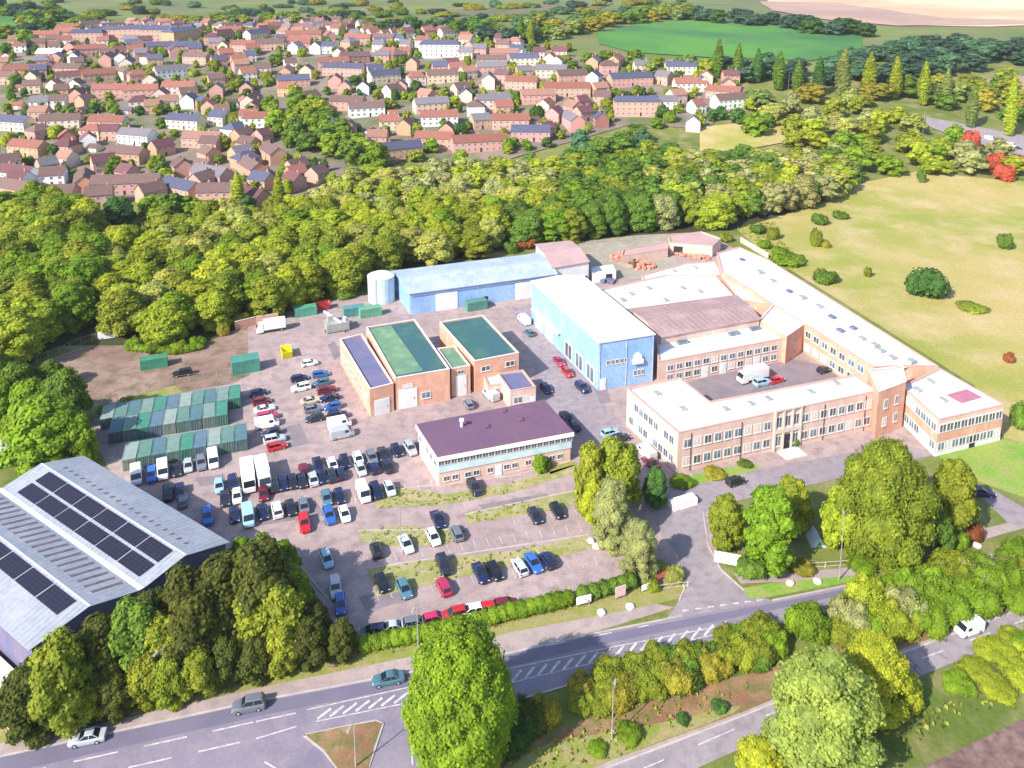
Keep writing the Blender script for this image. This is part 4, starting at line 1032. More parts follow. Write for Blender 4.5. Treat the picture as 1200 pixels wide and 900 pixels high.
# ---- lamp posts
def lamp(x, y, hgt, label, arm=-1.2, yaw=None, n_arm=1):
    p = at(x, y); e = empty('street_lamp', p, label, 'street lamp', 'street lamps'); mb = MB()
    mb.tube(p, p + Vector((0, 0, 1.3)), .11, .11); mb.tube(p + Vector((0, 0, 1.3)), p + Vector((0, 0, hgt)), .08, .055); mb.build('column', M['metal'], e)
    for s in ((-1, 1) if n_arm == 2 else (1,)):
        t = p + Vector((0, 0, hgt-.02)); q = t + Vector((arm*s*.3, arm*s, .25)) if yaw is None else t + Vector((math.cos(yaw), math.sin(yaw), .15))*abs(arm)*s
        mb = MB(); mb.tube(t, q, .04); a = mb.build('arm', M['metal'], e)
        d = (q-t).normalized(); mb = MB(); mb.box((q.x, q.y, q.z-.06), (.75, .3, .14), math.atan2(d.y, d.x)); mb.build('lamp_head', M['metal'], e)
lamp(197, 828, 9, 'tall lamp post at the foot of the dark wood beside the road')
lamp(9, 866, 5, 'short lamp post at the far left edge of the roadside')
lamp(490, 766, 8, 'lamp post on the verge in front of the parked red cars')
lamp(417, 899, 6.5, 'lamp post standing on the brown traffic island')
lamp(470, 640, 8, 'lamp post at the left end of the middle car park bays')
lamp(717, 866, 7, 'lamp post on the grassy bank right of the big tree', 1.2)
lamp(983, 680, 11, 'tall lamp post in front of the widest office tree', 1.2)
lamp(923, 116, 16, 'slim mast among the poplars at the far right'); lamp(1081, 160, 14, 'slim mast by the distant motorway, left one'); lamp(1137, 182, 14, 'slim mast beside the red bush at the motorway')
# signs, boards
def board(name, x, y, w, h, z, yaw, color, label, posts=True, cat='sign'):
    p = at(x, y); e = empty(name, p, label, cat); mb = MB(); mb.box((p.x, p.y, z), (w, .08, h), yaw); mb.build('panel', M['tint'], e, color=color)
    mb = MB()
    for s in (-1, 1):
        q = Vector((p.x+math.cos(yaw)*s*w*.4 - math.sin(yaw)*.08, p.y+math.sin(yaw)*s*w*.4 + math.cos(yaw)*.08, 0)); mb.tube(q, q+Vector((0, 0, z+h*.9)), .06, n=6)
    mb.build('post', M['metal'], e); return e
board('sign_board', 852, 664, 4.2, 2.0, .5, YA-math.pi+.9, (.82,.82,.8), 'large white sign board under the office trees by the entrance')
board('sign_board', 684, 711, 2.4, 1.3, .6, YB-.1, (.85,.85,.85), 'white board on the verge behind the road footway')
board('sign_board', 727, 702, 1.8, 1.8, .5, YB, (.75,.50,.52), 'pinkish notice board at the end of the roadside hedge')
board('sign_board', 757, 693, 1.6, 1.0, .3, YB, (.80,.82,.86), 'small pale board between the hedge end and the entrance rail')
board('sign_board', 775, 681, 2.4, 1.0, .6, YB, (.50,.12,.08), 'low red board beside the site entrance')
board('sign_board', 475, 838, .6, 1.6, .1, 0, (.5,.75,.75), 'pale bollard sign at the mouth of the side road')
# tent by the trees
p = at(956, 634); e = empty('tent', p, 'small pale blue tent under the office trees', 'tent'); mb = MB()
mb.add([(p.x-1.3, p.y-1.6, 0), (p.x+1.3, p.y-1.6, 0), (p.x, p.y-1.6, 1.8), (p.x-1.3, p.y+1.6, 0), (p.x+1.3, p.y+1.6, 0), (p.x, p.y+1.6, 1.8)], [(0,1,2),(5,4,3),(0,2,5,3),(1,4,5,2),(0,3,4,1)])
mb.build('canvas', M['cyan'], e); mb = MB(); mb.add([(p.x-.45, p.y-1.63, .02), (p.x+.45, p.y-1.63, .02), (p.x, p.y-1.63, 1.3)], [(0,1,2)]); mb.build('flap', M['greenfelt2'], e)
# boulders along the drive
for i, (x, y) in enumerate(((693,635),(699,641),(738,672),(746,668),(705,719),(738,712),(1058,663),(1100,652),(1145,640),(958,682),(926,684))):
    p = at(x, y); mb = MB(); bm = bmesh.new(); bmesh.ops.create_icosphere(bm, subdivisions=2, radius=.7)
    for v in bm.verts: v.co *= 1 + .25*noise.noise(v.co*2 + Vector((i*5, 0, 0))); v.co.z *= .6
    mb.add([(v.co.x+p.x, v.co.y+p.y, v.co.z+.15) for v in bm.verts], [tuple(v.index for v in f.verts) for f in bm.faces]); bm.free()
    o = mb.build('boulder', M['white' if i % 2 else 'coping'], None, loc=p)
    w = ['by the willows, upper','by the willows, lower','at the willow foot, left','at the willow foot, right','on the verge, left','on the verge, right','by the path, left','by the path, middle','by the path, right','on the roadside lawn, right','on the roadside lawn, left'][i]
    setp(o, f'pale boulder {w} of its {"three" if "path" in w else "two"}', 'boulder', 'boulders along the verges')
HAZE = .00006
# ------------------------------------------------------------------ foliage
def leaf_mesh(name, lobes, n, size, seed, core=.86, up=.25, flat_=False):
    """lobes: (x,y,z,rx,ry,rz). leaf-sized faces through the outer shell of every lobe plus a ragged inner mass"""
    rg = random.Random(seed); V = []; Fc = []
    tot = sum((l[3]*l[4] + l[4]*l[5] + l[3]*l[5]) for l in lobes)
    for li, (cx, cy, cz, rx, ry, rz_) in enumerate(lobes):
        k = int(n * (rx*ry + ry*rz_ + rx*rz_) / tot)
        for _ in range(k):
            z = rg.uniform(-.75, 1); a = rg.uniform(0, 6.2832); s = math.sqrt(max(0, 1-z*z)); q = rg.uniform(.80, 1.08)
            d = Vector((s*math.cos(a), s*math.sin(a), z))
            w = 1 + .22*noise.noise(d*2.3 + Vector((li*3.1, seed, 0)))
            p = Vector((cx + d.x*rx*q*w, cy + d.y*ry*q*w, cz + d.z*rz_*q*w))
            inside = False
            for lj, (ax, ay, az, bx, by, bz) in enumerate(lobes):
                if lj != li and ((p.x-ax)/bx)**2 + ((p.y-ay)/by)**2 + ((p.z-az)/bz)**2 < .62: inside = True; break
            if inside and rg.random() < .8: continue
            nn = (Vector((d.x/rx, d.y/ry, d.z/rz_)).normalized()*.8 + Vector((cx+d.x*rx, cy+d.y*ry, (cz+d.z*rz_)*.35)).normalized()*.45 + Vector((rg.gauss(0,.42), rg.gauss(0,.42), rg.gauss(0,.42)+up))).normalized()
            u = nn.orthogonal().normalized(); v = nn.cross(u); t = rg.uniform(0, 6.28)
            u, v = u*math.cos(t)+v*math.sin(t), v*math.cos(t)-u*math.sin(t)
            sz = size * rg.uniform(.55, 1.25); b = len(V); bend = nn * (sz*.25)
            V += [p - u*sz - v*sz*.6, p + u*sz*.3 - v*sz*.75 + bend, p + u*sz + v*sz*.2, p + u*sz*.1 + v*sz*.8 + bend*.6, p - u*sz*.8 + v*sz*.35]
            Fc.append((b, b+1, b+2, b+3, b+4))
    if core:
        bm = bmesh.new(); bmesh.ops.create_icosphere(bm, subdivisions=2, radius=1)
        vs = [v.co.copy() for v in bm.verts]; fs = [tuple(v.index for v in f.verts) for f in bm.faces]; bm.free()
        for li, (cx, cy, cz, rx, ry, rz_) in enumerate(lobes):
            b = len(V)
            for c in vs:
                w = core * (1 + .25*noise.noise(c*2.3 + Vector((li*3.1, seed, 0))) + .12*noise.noise(c*6))
                V.append(Vector((cx+c.x*rx*w, cy+c.y*ry*w, cz+c.z*rz_*w)))
            Fc += [tuple(b+i for i in f) for f in fs]
    me = bpy.data.meshes.new(name); me.from_pydata([tuple(v) for v in V], [], Fc); me.materials.append(M['leaf']); me.update(); return me
def broad_lobes(seed, r=5.0, h=12.0, n=16, base=.22):
    rg = random.Random(seed); L = [(0, 0, h*.55, r*.62, r*.62, h*.34)]
    for i in range(n):
        a = i*2.399 + rg.uniform(-.4, .4); f = (i+.5)/n; z = h*(base + (.93-base)*f); prof = math.sin(math.pi*min(1, max(.08, (f*.80+.17))))**.7
        rr = r*prof*rg.uniform(.5, .72); lr = r*rg.uniform(.27, .42)*(16/max(16, n))**.33
        L.append((rr*math.cos(a), rr*math.sin(a), z - lr*.3, lr, lr, lr*rg.uniform(.8, 1.1)))
    return L
def cone_lobes(seed, r, h, n=26, base=.06, sharp=1.0):
    rg = random.Random(seed); L = [(0, 0, h*.42, r*.62, r*.62, h*.36), (0, 0, h*.75, r*.36, r*.36, h*.22)]
    for i in range(n):
        a = i*2.399; f = (i+.5)/n; z = h*(base + (.96-base)*f); prof = (1-f)**(.62*sharp) * (min(1, .62+f*2.2))
        rr = r*prof*rg.uniform(.55, .72); lr = r*(.17+.20*(1-f))*rg.uniform(.9, 1.25)
        L.append((rr*math.cos(a), rr*math.sin(a), z, lr, lr, lr*1.35))
    return L
def egg_lobes(seed, r, h, n):
    rg = random.Random(seed); L = [(0, 0, h*.42, r*.7, r*.7, h*.36), (0, 0, h*.66, r*.38, r*.38, h*.22)]
    for i in range(n):
        a = i*2.399; f = (i+.5)/n; z = h*(.09 + .87*f); prof = math.sqrt(max(.06, 1 - ((f-.45)/.555)**2)) * (1.08 - .16*f)
        rr = r*prof*rg.uniform(.68, .80); lr = r*rg.uniform(.20, .28)
        L.append((rr*math.cos(a), rr*math.sin(a), z, lr, lr, lr*1.35))
    return L
def bush_lobes(seed, r, h, n=7):
    rg = random.Random(seed); L = [(0, 0, h*.4, r*.7, r*.7, h*.5)]
    for i in range(n):
        a = i*2.399+seed; rr = r*rg.uniform(.4, .65); lr = r*rg.uniform(.3, .48); L.append((rr*math.cos(a), rr*math.sin(a), h*rg.uniform(.25, .6), lr, lr, h*rg.uniform(.28, .42)))
    return L
def trunk_mesh(name, h, r, seed, limbs=6, spread=2.6):
    rg = random.Random(seed); mb = MB(); p = Vector((0, 0, -.3)); k = 5
    for i in range(k):
        q = Vector((rg.uniform(-.15, .15)*i, rg.uniform(-.15, .15)*i, h*(i+1)/k)); mb.tube(p, q, r*(1-.75*i/k), r*(1-.75*(i+1)/k), 7); p = q
        if i >= 1:
            for j in range(2): 
                a = rg.uniform(0, 6.28); mb.tube(q, q + Vector((math.cos(a)*spread, math.sin(a)*spread, spread*.8)), r*.35*(1-.5*i/k), r*.08, 5)
    return mb.mesh(name, M['bark'])
# (crown mesh, trunk mesh, nominal width, nominal height)
TV = {}
for i in range(5): TV[f'broad{i}'] = (leaf_mesh('crown_broad', broad_lobes(11+i, 5, 12, 24+i, .14), 7000, .27, 20+i), trunk_mesh('trunk_broad', 7.5, .38, i), 10.6, 12.6)
for i in range(2): TV[f'tall{i}'] = (leaf_mesh('crown_tall', broad_lobes(31+i, 4, 15, 28, .08), 6500, .27, 40+i), trunk_mesh('trunk_tall', 9, .35, 10+i), 8.6, 15.6)
for i in range(2): TV[f'willow{i}'] = (leaf_mesh('crown_willow', broad_lobes(41+i, 5, 15, 36, .03), 20000, .15, 50+i), trunk_mesh('trunk_willow', 9, .5, 20+i), 10.6, 15.6)
TV['near'] = (leaf_mesh('crown_near', egg_lobes(5, 6.2, 17, 80), 46000, .16, 60), trunk_mesh('trunk_near', 12, .4, 30), 12.6, 17.6)
TV['big'] = (leaf_mesh('crown_big', broad_lobes(55, 8, 14, 64, .06), 34000, .18, 61), trunk_mesh('trunk_big', 9, .6, 31, spread=4), 16.4, 14.8)
for i in range(2): TV[f'poplar{i}'] = (leaf_mesh('crown_poplar', [(0, 0, 2.5+k*2.1, 1.9*math.sin(math.pi*(.22+.72*k/10))+.2, 1.9*math.sin(math.pi*(.22+.72*k/10))+.2, 2.2) for k in range(11)], 3000, .40, 70+i), trunk_mesh('trunk_poplar', 20, .4, 40+i, spread=.8), 4.4, 26)
BV = [leaf_mesh('bush_crown', bush_lobes(80+i, 2.2, 3.0, 7+i), 2000, .17, 90+i) for i in range(4)]
BV2 = [leaf_mesh('near_bush_crown', bush_lobes(84+i, 2.2, 3.0, 15+i), 5000, .105, 94+i) for i in range(3)]
FC = dict(olive=(.205,.25,.028), yellow=(.275,.335,.030), bright=(.155,.255,.020), green=(.11,.195,.030), dark=(.05,.11,.025), deep=(.07,.16,.04), bluegreen=(.075,.165,.095),
          grey=(.29,.31,.14), sage=(.27,.34,.085), gold=(.26,.245,.035), rust=(.26,.09,.04), red=(.50,.10,.07), pale=(.31,.34,.09), darkolive=(.080,.098,.020), far=(.045,.095,.07), farlit=(.20,.26,.08))
FN = dict(olive='olive green', yellow='yellow green', bright='bright green', green='mid green', dark='dark green', deep='deep green', bluegreen='blue green', grey='grey green', sage='pale sage green', gold='golden', rust='rusty brown', red='red', pale='pale straw green', darkolive='dark olive', far='dark bluish', farlit='pale far-off')
def tree(kind, x, y, wpx, hpx, col, label=None, group=None, pos=None, wm=None, hm=None):
    p = pos or at(x, y); s = ppm(p)
    w = wm or wpx/s; h = hm or hpx/(s*.97)
    cm, tm, nw, nh = TV[kind]
    name = {'p': 'poplar_tree', 'w': 'willow_tree'}.get(kind[0], 'broadleaf_tree')
    e = bpy.data.objects.new(name, None); C.objects.link(e); e.location = (p.x, p.y, p.z-.05); e.rotation_euler = (0, 0, rnd.uniform(0, 6.28)); BASE[e.name] = e.location.copy()
    setp(e, label, 'tree', group)
    sc = (w/nw, w/nw, h/nh)
    inst('trunk', tm, e, scale=sc)
    j = rnd.uniform(.85, 1.17); k = rnd.uniform(.93, 1.08); c = FC[col]
    inst('crown', cm, e, scale=sc, color=(c[0]*j*k, c[1]*j, c[2]*j))
    return e
def bush(x, y, wpx, hpx, col, label=None, group=None, near=False, pos=None, wm=None, hm=None):
    p = pos or at(x, y); s = ppm(p); w = wm or wpx/s; h = hm or hpx/s
    me = (BV2 if near else BV)[rnd.randrange(3)]; c = FC[col]; j = rnd.uniform(.85, 1.17)
    o = inst('bush', me, None, (p.x, p.y, p.z-.1), (0, 0, rnd.uniform(0, 6.28)), (w/4.6, w/4.6, h/2.9), tuple(v*j for v in c))
    BASE[o.name] = o.location.copy(); return setp(o, label, 'bush', group)
AUTO = []   # (object, x, y, description, set)
def auto(o, x, y, desc, key): AUTO.append((o, x, y, desc, key)); return o
def pick(r_, *opts): return r_.choice(opts)
rt = random.Random(101)

# individually described trees
tree('near', 539, 893, 134, 172, 'bright', 'large bright green conical tree standing alone on the near side of the main road')
T = [('broad0',692,600,48,94,'olive','olive tree at the right end of the purple roofed office'),
     ('broad1',722,592,78,86,'olive','broad olive tree with golden top between purple roof and office corner'),
     ('willow0',716,640,58,92,'grey','grey green willow in front of the broad olive tree'),
     ('broad2',697,618,40,66,'yellow','yellow green tree on the car park side of the willows'),
     ('willow1',748,676,56,78,'grey','grey green willow nearest the site entrance'),
     ('broad3',768,592,36,50,'deep','deep green tree in shade beside the office corner'),
     ('broad3',850,640,52,68,'olive','olive tree at the left of the trees before the office'),
     ('tall0',900,668,76,118,'bright','bright green tree just right of the white sign board'),
     ('broad4',925,620,60,70,'olive','olive tree behind the bright green tree before the office'),
     ('big',1030,645,136,143,'olive','widest and tallest olive tree in front of the long office'),
     ('broad0',985,640,60,82,'yellow','yellow green tree touching the left of the widest tree'),
     ('broad2',1112,622,66,98,'olive','rounded olive tree at the right of the widest tree'),
     ('broad1',1098,645,44,52,'green','mid green low tree below the rounded olive tree'),
     ('broad4',55,545,104,88,'bright','big bright green tree behind the solar roofed warehouse'),
     ('broad0',8,500,52,64,'bright','bright green tree at the left edge above the blue lorry'),
     ('willow1',958,905,160,162,'sage','huge grey green willow in the lower right corner'),
     ('willow0',1020,835,100,105,'yellow','vivid yellow green tree right of the huge willow'),
     ('broad3',890,912,70,50,'yellow','low yellow green tree at the bottom edge beside the huge willow'),
     ('broad1',1062,828,44,44,'yellow','small yellow tree beside the dark rail across the lower lane'),
     ('broad2',633,552,22,22,'bright','small vivid green bush-like tree before the purple roofed office')]
for k, x, y, w, h, c, lb in T: tree(k, x, y, w, h, c, lb)
# dark wood in front of the warehouse
def pick_(r_, *o): return o[r_.randrange(len(o))]
def dwtop(x):
    P_ = [(0,790),(40,752),(100,716),(150,690),(200,668),(240,650),(270,634),(300,612),(330,626),(352,690),(380,705),(410,730)]
    for (x0, y0), (x1, y1) in zip(P_, P_[1:]):
        if x <= x1: return y0 + (y1-y0)*(x-x0)/(x1-x0)
    return 740
DW = []; rd = random.Random(12)
for r_i, (off_, step) in enumerate(((0, 33), (26, 36), (52, 40), (80, 44), (110, 44))):
    x = 6 + r_i*15
    while x < 412:
        yb = 868 - .245*x - off_ + rd.uniform(-5, 5); wallg = 836 - (x-37)*.57
        if yb > wallg + 14 or x > 285:
            full = yb - dwtop(x)
            h_ = full if r_i >= 2 or (yb - 30 < wallg + 14 and x < 285) else min(full, (62, 96)[min(r_i, 1)]*rd.uniform(.9, 1.15))
            if 30 < h_ < 175: DW.append((x, yb, max(52, min(104, h_*.80))*rd.uniform(.9, 1.1), h_*rd.uniform(.94, 1.02), 'bright' if (x > 280 and yb < 745) else pick_(rd, 'darkolive','darkolive','darkolive','green','darkolive','olive') if r_i else pick_(rd, 'darkolive','olive','darkolive','rust' if 300 < x < 340 else 'darkolive')))
        x += step*rd.uniform(.85, 1.15)
for i, (x, y, w, h, c) in enumerate(DW):
    auto(tree(f'broad{i%5}', x, y, w, h, c, None, 'trees of the dark wood by the warehouse'), x, y, f'{FN[c]} tree', 'dw')
# belt wood behind the site
BELT = [(0,440),(35,432),(84,405),(108,350),(124,345),(146,402),(205,408),(250,398),(280,382),(322,370),(354,356),(402,346),(432,334),(456,318),(520,308),(600,294),(626,284),(700,282),(740,276),(790,270),(850,270),(880,260),(960,238),(1000,216),(985,190),(905,196),(860,190),(800,196),(700,196),(600,206),(500,212),(400,232),(330,262),(240,268),(170,300),(120,300),(110,262),(60,250),(0,258)]
def jgrid(poly, m, seed, jit=.35, ymax=9999):
    rg = random.Random(seed); W = [at(x, y) for x, y in poly]; P = [(p.x, p.y) for p in W]
    x0, x1 = min(p[0] for p in P), max(p[0] for p in P); y0, y1 = min(p[1] for p in P), max(p[1] for p in P); out = []; y = y0; r_ = 0
    while y < y1:
        x = x0 + (m/2 if r_ % 2 else 0)
        while x < x1:
            a, b = x + rg.uniform(-jit, jit)*m, y + rg.uniform(-jit, jit)*m
            if pip(a, b, P): out.append(Vector((a, b, terr(a, b))))
            x += m
        y += m*.88; r_ += 1
    return out
def topx(p):
    d = p - Vector((0, 0, H)); v = d.y*CT - d.z*ST; u = d.y*ST + d.z*CT
    return PX + F*d.x/v, PY - F*u/v
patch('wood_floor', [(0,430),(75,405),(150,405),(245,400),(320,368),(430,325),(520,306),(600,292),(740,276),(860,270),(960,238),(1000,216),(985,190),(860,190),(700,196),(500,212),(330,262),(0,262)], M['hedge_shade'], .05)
scatter_later = []
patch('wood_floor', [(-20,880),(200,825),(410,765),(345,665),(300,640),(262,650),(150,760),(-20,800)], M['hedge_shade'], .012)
for p in jgrid(BELT, 9.2, 5):
    x, y = topx(p)
    t = rt.random()
    if x < 120: c = pick(rt, 'olive', 'yellow', 'olive', 'bright')
    elif y < 262 and x < 650: c = pick(rt, 'pale', 'yellow', 'grey', 'yellow', 'pale')
    elif 600 < x < 760: c = pick(rt, 'green', 'bright', 'olive', 'green')
    elif x > 760: c = pick(rt, 'olive', 'yellow', 'green', 'grey', 'pale')
    else: c = pick(rt, 'yellow', 'olive', 'yellow', 'bright', 'yellow', 'olive', 'pale')
    big = 1.15 if x < 130 else 1.0
    auto(tree(pick(rt, 'broad0','broad1','broad2','broad3','broad4','tall0'), 0, 0, 0, 0, c, None, 'trees of the wood behind the site', p, rt.uniform(12.5, 17.5)*big, rt.uniform(11, 14)*big*(1 if y > 215 else .85)), x, y, f'{FN[c]} tree', 'belt')
# left lower clump under the big trees
for x, y, w, h, c in ((20,470,60,50,'green'),(60,455,46,36,'green'),(-10,455,60,50,'bright'),(90,520,40,34,'deep'),(25,520,50,44,'bright'),(80,500,64,74,'green'),(96,545,50,66,'bright'),(40,500,70,60,'bright'),(148,480,26,16,'olive'),(125,486,24,14,'bright')):
    auto(tree(f'broad{rt.randrange(5)}', x, y, w, h, c, None, 'small trees left of the container rows'), x, y, f'{FN[c]} small tree', 'leftclump')
# wood edge bushes
for x, y, c in ((158,408,'bright'),(182,412,'bright'),(208,412,'yellow'),(232,405,'bright'),(262,392,'gold'),(280,380,'gold'),(300,372,'olive'),(330,362,'green'),(350,356,'green'),(404,348,'green'),(600,296,'green'),(618,290,'rust'),(895,290,'bright'),(915,302,'bright'),(935,308,'bright'),(962,328,'olive'),(905,280,'olive'),(888,272,'green'),(960,262,'green'),(985,255,'green')):
    auto(bush(x, y, rt.uniform(18, 28), rt.uniform(8, 14), c, None, 'bushes along the wood edge'), x, y, f'{FN[c]} bush', 'edge')
# meadow shrubs
for x, y, w, h, c, lb in ((1084,345,52,34,'deep','large rounded dark green bush alone in the dry meadow'),(1177,291,22,19,'green','small round green bush at the right of the meadow'),
        (956,288,18,20,'olive','small olive bush in the upper left of the meadow'),(968,290,12,9,'gold','tiny golden bush beside the upper left olive bush'),(1017,324,11,12,'olive','tiny olive bush in the middle of the meadow'),
        (925,308,44,12,'bright','low spreading green thicket against the long wing, upper one'),(966,330,34,14,'green','low spreading green thicket against the long wing, lower one'),
        (1138,362,40,6,'olive','flat patch of dark scrub in the meadow below the dark bush'),(1182,424,14,12,'rust','small rusty bush at the right edge of the meadow'),(1195,500,30,30,'green','green bush right of the glazed corner building'),
        (1080,214,12,16,'green','small upright bush at the top of the meadow'),(850,282,20,10,'olive','olive bush behind the rear pale shed'),(932,522,12,10,'green','round clipped bush right of the office entrance'),(903,524,10,8,'bright','small light bush left of the office entrance'),
        (872,545,20,6,'green','low clipped bush before the middle of the office'),(838,556,30,8,'gold','golden low bush before the left end of the office'),(800,566,34,7,'bright','low bright bush at the left corner of the office')):
    bush(x, y, w, h, c, lb)
# right-hand roadside thicket, roadside hedgerow
rgb = random.Random(77)
def thicket(poly, m, cols, hs, ws, group, key, seed, near=True, noun='bush'):
    for p in jgrid(poly, m, seed, .4):
        x, y = topx(p); c = pick(rgb, *cols)
        auto(bush(0, 0, 0, 0, c, None, group, near, p, rgb.uniform(*ws), rgb.uniform(*hs)), x, y, f'{FN[c]} {noun}', key)
thicket([(1030,702),(1090,682),(1200,656),(1280,640),(1280,680),(1200,702),(1130,720),(1075,740),(1040,756),(985,752),(925,752),(930,742),(980,728),(1010,712)], 3.2, ('bright','yellow','olive','bright','bright','grey'), (3.0, 5.2), (5.6, 7.6), 'bushes of the roadside thicket', 'thicket', 3)
thicket([(650,838),(690,806),(740,786),(800,772),(880,744),(925,738),(905,772),(860,792),(790,806),(720,828),(690,842)], 2.3, ('olive','gold','olive','bright','green','olive'), (2.2, 3.4), (4.0, 6.0), 'bushes of the hedgerow below the main road', 'hedgerow', 4)
thicket([(1120,790),(1160,760),(1260,730),(1260,800),(1180,812),(1120,810)], 3.6, ('bright','yellow'), (1.0, 1.8), (4.6, 6.0), 'low bushes on the lower bank', 'lowbank', 6)
for x, y, w, h, c in ((600,868,60,30,'dark'),(620,850,50,34,'darkolive'),(575,880,50,26,'dark'),(640,842,40,30,'gold'),(738,862,34,12,'bright'),(800,845,18,8,'deep'),(843,830,22,9,'deep'),(700,880,26,9,'bright'),(765,690,20,12,'olive'),(790,678,26,14,'pale'),(755,676,18,12,'darkolive'),(775,668,22,10,'pale'),
        (1142,632,20,20,'rust'),(1120,640,30,20,'bright'),(1080,672,30,10,'gold'),(880,672,40,22,'green'),(940,668,30,12,'gold'),(1010,665,40,14,'bright'),(640,548,16,10,'bright')):
    auto(bush(x, y, w, h, c, None, None, True), x, y, f'{FN[c]} bush', 'misc')
# clipped hedges
def hedge(px, w, h, label, col, n=None):
    pts = [at(x, y) for x, y in px]; L = []; c0_ = pts[0].copy()
    for a, b in zip(pts, pts[1:]):
        k = max(1, int((b-a).length / (w*.55)))
        for i in range(k): q = a.lerp(b, i/k) - c0_; L.append((q.x, q.y, h*.45, w*rnd.uniform(.5, .62), w*rnd.uniform(.5, .62), h*rnd.uniform(.5, .62)))
    o = inst('hedge', leaf_mesh('hedge_leaves', L, len(L)*150, .16, 7, .9), None, c0_, color=FC[col]); BASE[o.name] = c0_
    return setp(o, label, 'hedge')
hedge([(428,760),(500,747),(600,722),(676,704)], 2.6, 2.0, 'long green roadside hedge beside the row of red cars', 'bright')
hedge([(684,702),(720,692),(748,684)], 2.4, 2.2, 'short end of the roadside hedge nearest the site entrance', 'green')
hedge([(152,410),(205,415),(240,408)], 2.2, 1.8, 'low green hedge along the wood behind the dirt lot', 'bright')

# ---- trees of the hills and the town
for x, y, w, h, c in ((841,92,13,46,'green'),(864,95,12,44,'green'),(887,97,12,40,'deep'),(912,106,15,46,'green'),(934,112,13,42,'green'),(958,112,14,46,'deep'),(986,118,18,62,'farlit'),(1017,114,16,52,'yellow'),(1048,116,14,50,'yellow'),(1081,124,14,52,'yellow'),(1108,120,12,40,'farlit'),(1137,150,14,50,'farlit'),(1182,160,14,72,'yellow'),(610,50,10,32,'green'),(622,52,9,28,'yellow'),(280,248,16,48,'yellow'),(328,250,14,50,'yellow')):
    auto(tree(f'poplar{rt.randrange(2)}', x, y, w, h, c, None, 'poplars on the far side'), x, y, f'{FN[c]} poplar', 'pop')
FAR = []
def scatter(poly, m, cols, ws, hs, key, group, seed, kinds=('broad0','broad1','broad2','broad3','broad4'), noun='tree'):
    for p in jgrid(poly, m, seed, .4):
        x, y = topx(p); c = pick(rt, *cols)
        auto(tree(pick(rt, *kinds), 0, 0, 0, 0, c, None, group, p, rt.uniform(*ws), rt.uniform(*hs)), x, y, f'{FN[c]} {noun}', key)
scatter([(1002,217),(1080,207),(1140,212),(1200,210),(1240,196),(1160,178),(1085,160),(1060,140),(980,128),(880,132),(862,150),(900,165),(985,190)], 17, ('olive','yellow','pale','bright','yellow','grey'), (12, 19), (9, 14), 'rightwood', 'trees left of the motorway', 8)
scatter([(1085,132),(1140,140),(1250,160),(1250,120),(1180,96),(1100,100),(1020,112),(960,118),(900,120),(870,112),(870,126),(1000,130)], 20, ('farlit','green','olive','gold'), (13, 22), (10, 16), 'motorwaywood', 'trees above the motorway', 9)
scatter([(880,100),(1000,106),(1080,96),(1130,90),(1200,80),(1240,58),(1140,54),(1060,54),(1010,68),(960,82),(830,80)], 20, ('far','bluegreen','far','bluegreen'), (18, 26), (10, 15), 'darkridge', 'dark trees of the far ridge', 10)
scatter([(818,20),(900,26),(960,34),(1045,44),(1045,50),(960,42),(900,32),(818,26)], 24, ('far','dark','far'), (22, 32), (11, 16), 'hedgefar', 'dark trees between the green and tan fields', 11)
scatter([(630,60),(700,72),(830,78),(870,92),(760,86),(700,76),(640,66)], 16, ('olive','yellow','green','farlit'), (12, 18), (8, 13), 'fieldfoot', 'trees below the green field', 12)
scatter([(600,34),(690,26),(820,12),(820,22),(730,30),(690,44),(600,56)], 20, ('olive','gold','bluegreen','farlit','green'), (15, 24), (10, 16), 'fieldtop', 'trees left of the green field', 13)
scatter([(430,44),(520,42),(560,48),(640,56),(640,46),(540,34),(430,34)], 18, ('deep','green','far'), (16, 24), (10, 15), 'halltrees', 'trees behind the white gabled hall', 14)
scatter([(0,78),(46,46),(85,26),(60,12),(0,14)], 24, ('bright','green','olive','far'), (16, 26), (10, 16), 'topleft', 'trees of the top left corner', 15)
scatter([(225,26),(400,24),(430,30),(320,34),(225,32)], 20, ('green','far','olive'), (16, 24), (9, 13), 'blocktrees', 'trees behind the brick apartment block', 16)
scatter([(312,130),(352,118),(385,140),(410,165),(440,178),(460,192),(430,204),(385,196),(340,172),(318,150)], 12, ('bright','yellow','green','bright'), (11, 17), (10, 14), 'wedge', 'trees of the green wedge inside the town', 17)
scatter([(575,205),(640,190),(700,170),(760,165),(800,178),(780,196),(700,200),(600,210)], 14, ('bluegreen','deep','olive','green'), (11, 17), (10, 14), 'belttop', 'trees where the town meets the wood', 18)
scatter([(0,262),(60,250),(110,258),(150,262),(170,246),(240,256),(235,268),(170,290),(110,262),(60,256)], 15, ('green','deep','bright','olive'), (11, 16), (9, 13), 'townedge', 'trees at the lower edge of the town', 19)
for x, y, w, h in ((1133,186,24,34),(1160,200,24,20),(1178,212,26,20),(1190,200,22,18),(1096,198,14,10),(1172,196,18,18)):
    auto(bush(x, y, w, h, 'red', None, 'red bushes beside the motorway'), x, y, 'red autumn bush', 'redb')
hill = random.Random(5)
for i in range(90):
    x = hill.uniform(60, 800); y = hill.uniform(2, 26)
    if 700 < x: y = hill.uniform(2, 16)
    c = pick(hill, 'green', 'far', 'olive', 'bluegreen', 'gold'); p = at(x, y)
    auto(bush(0, 0, 0, 0, c, None, 'scattered scrub on the hillside', False, p, hill.uniform(14, 34), hill.uniform(4, 9)), x, y, f'{FN[c]} hillside bush', 'hill')

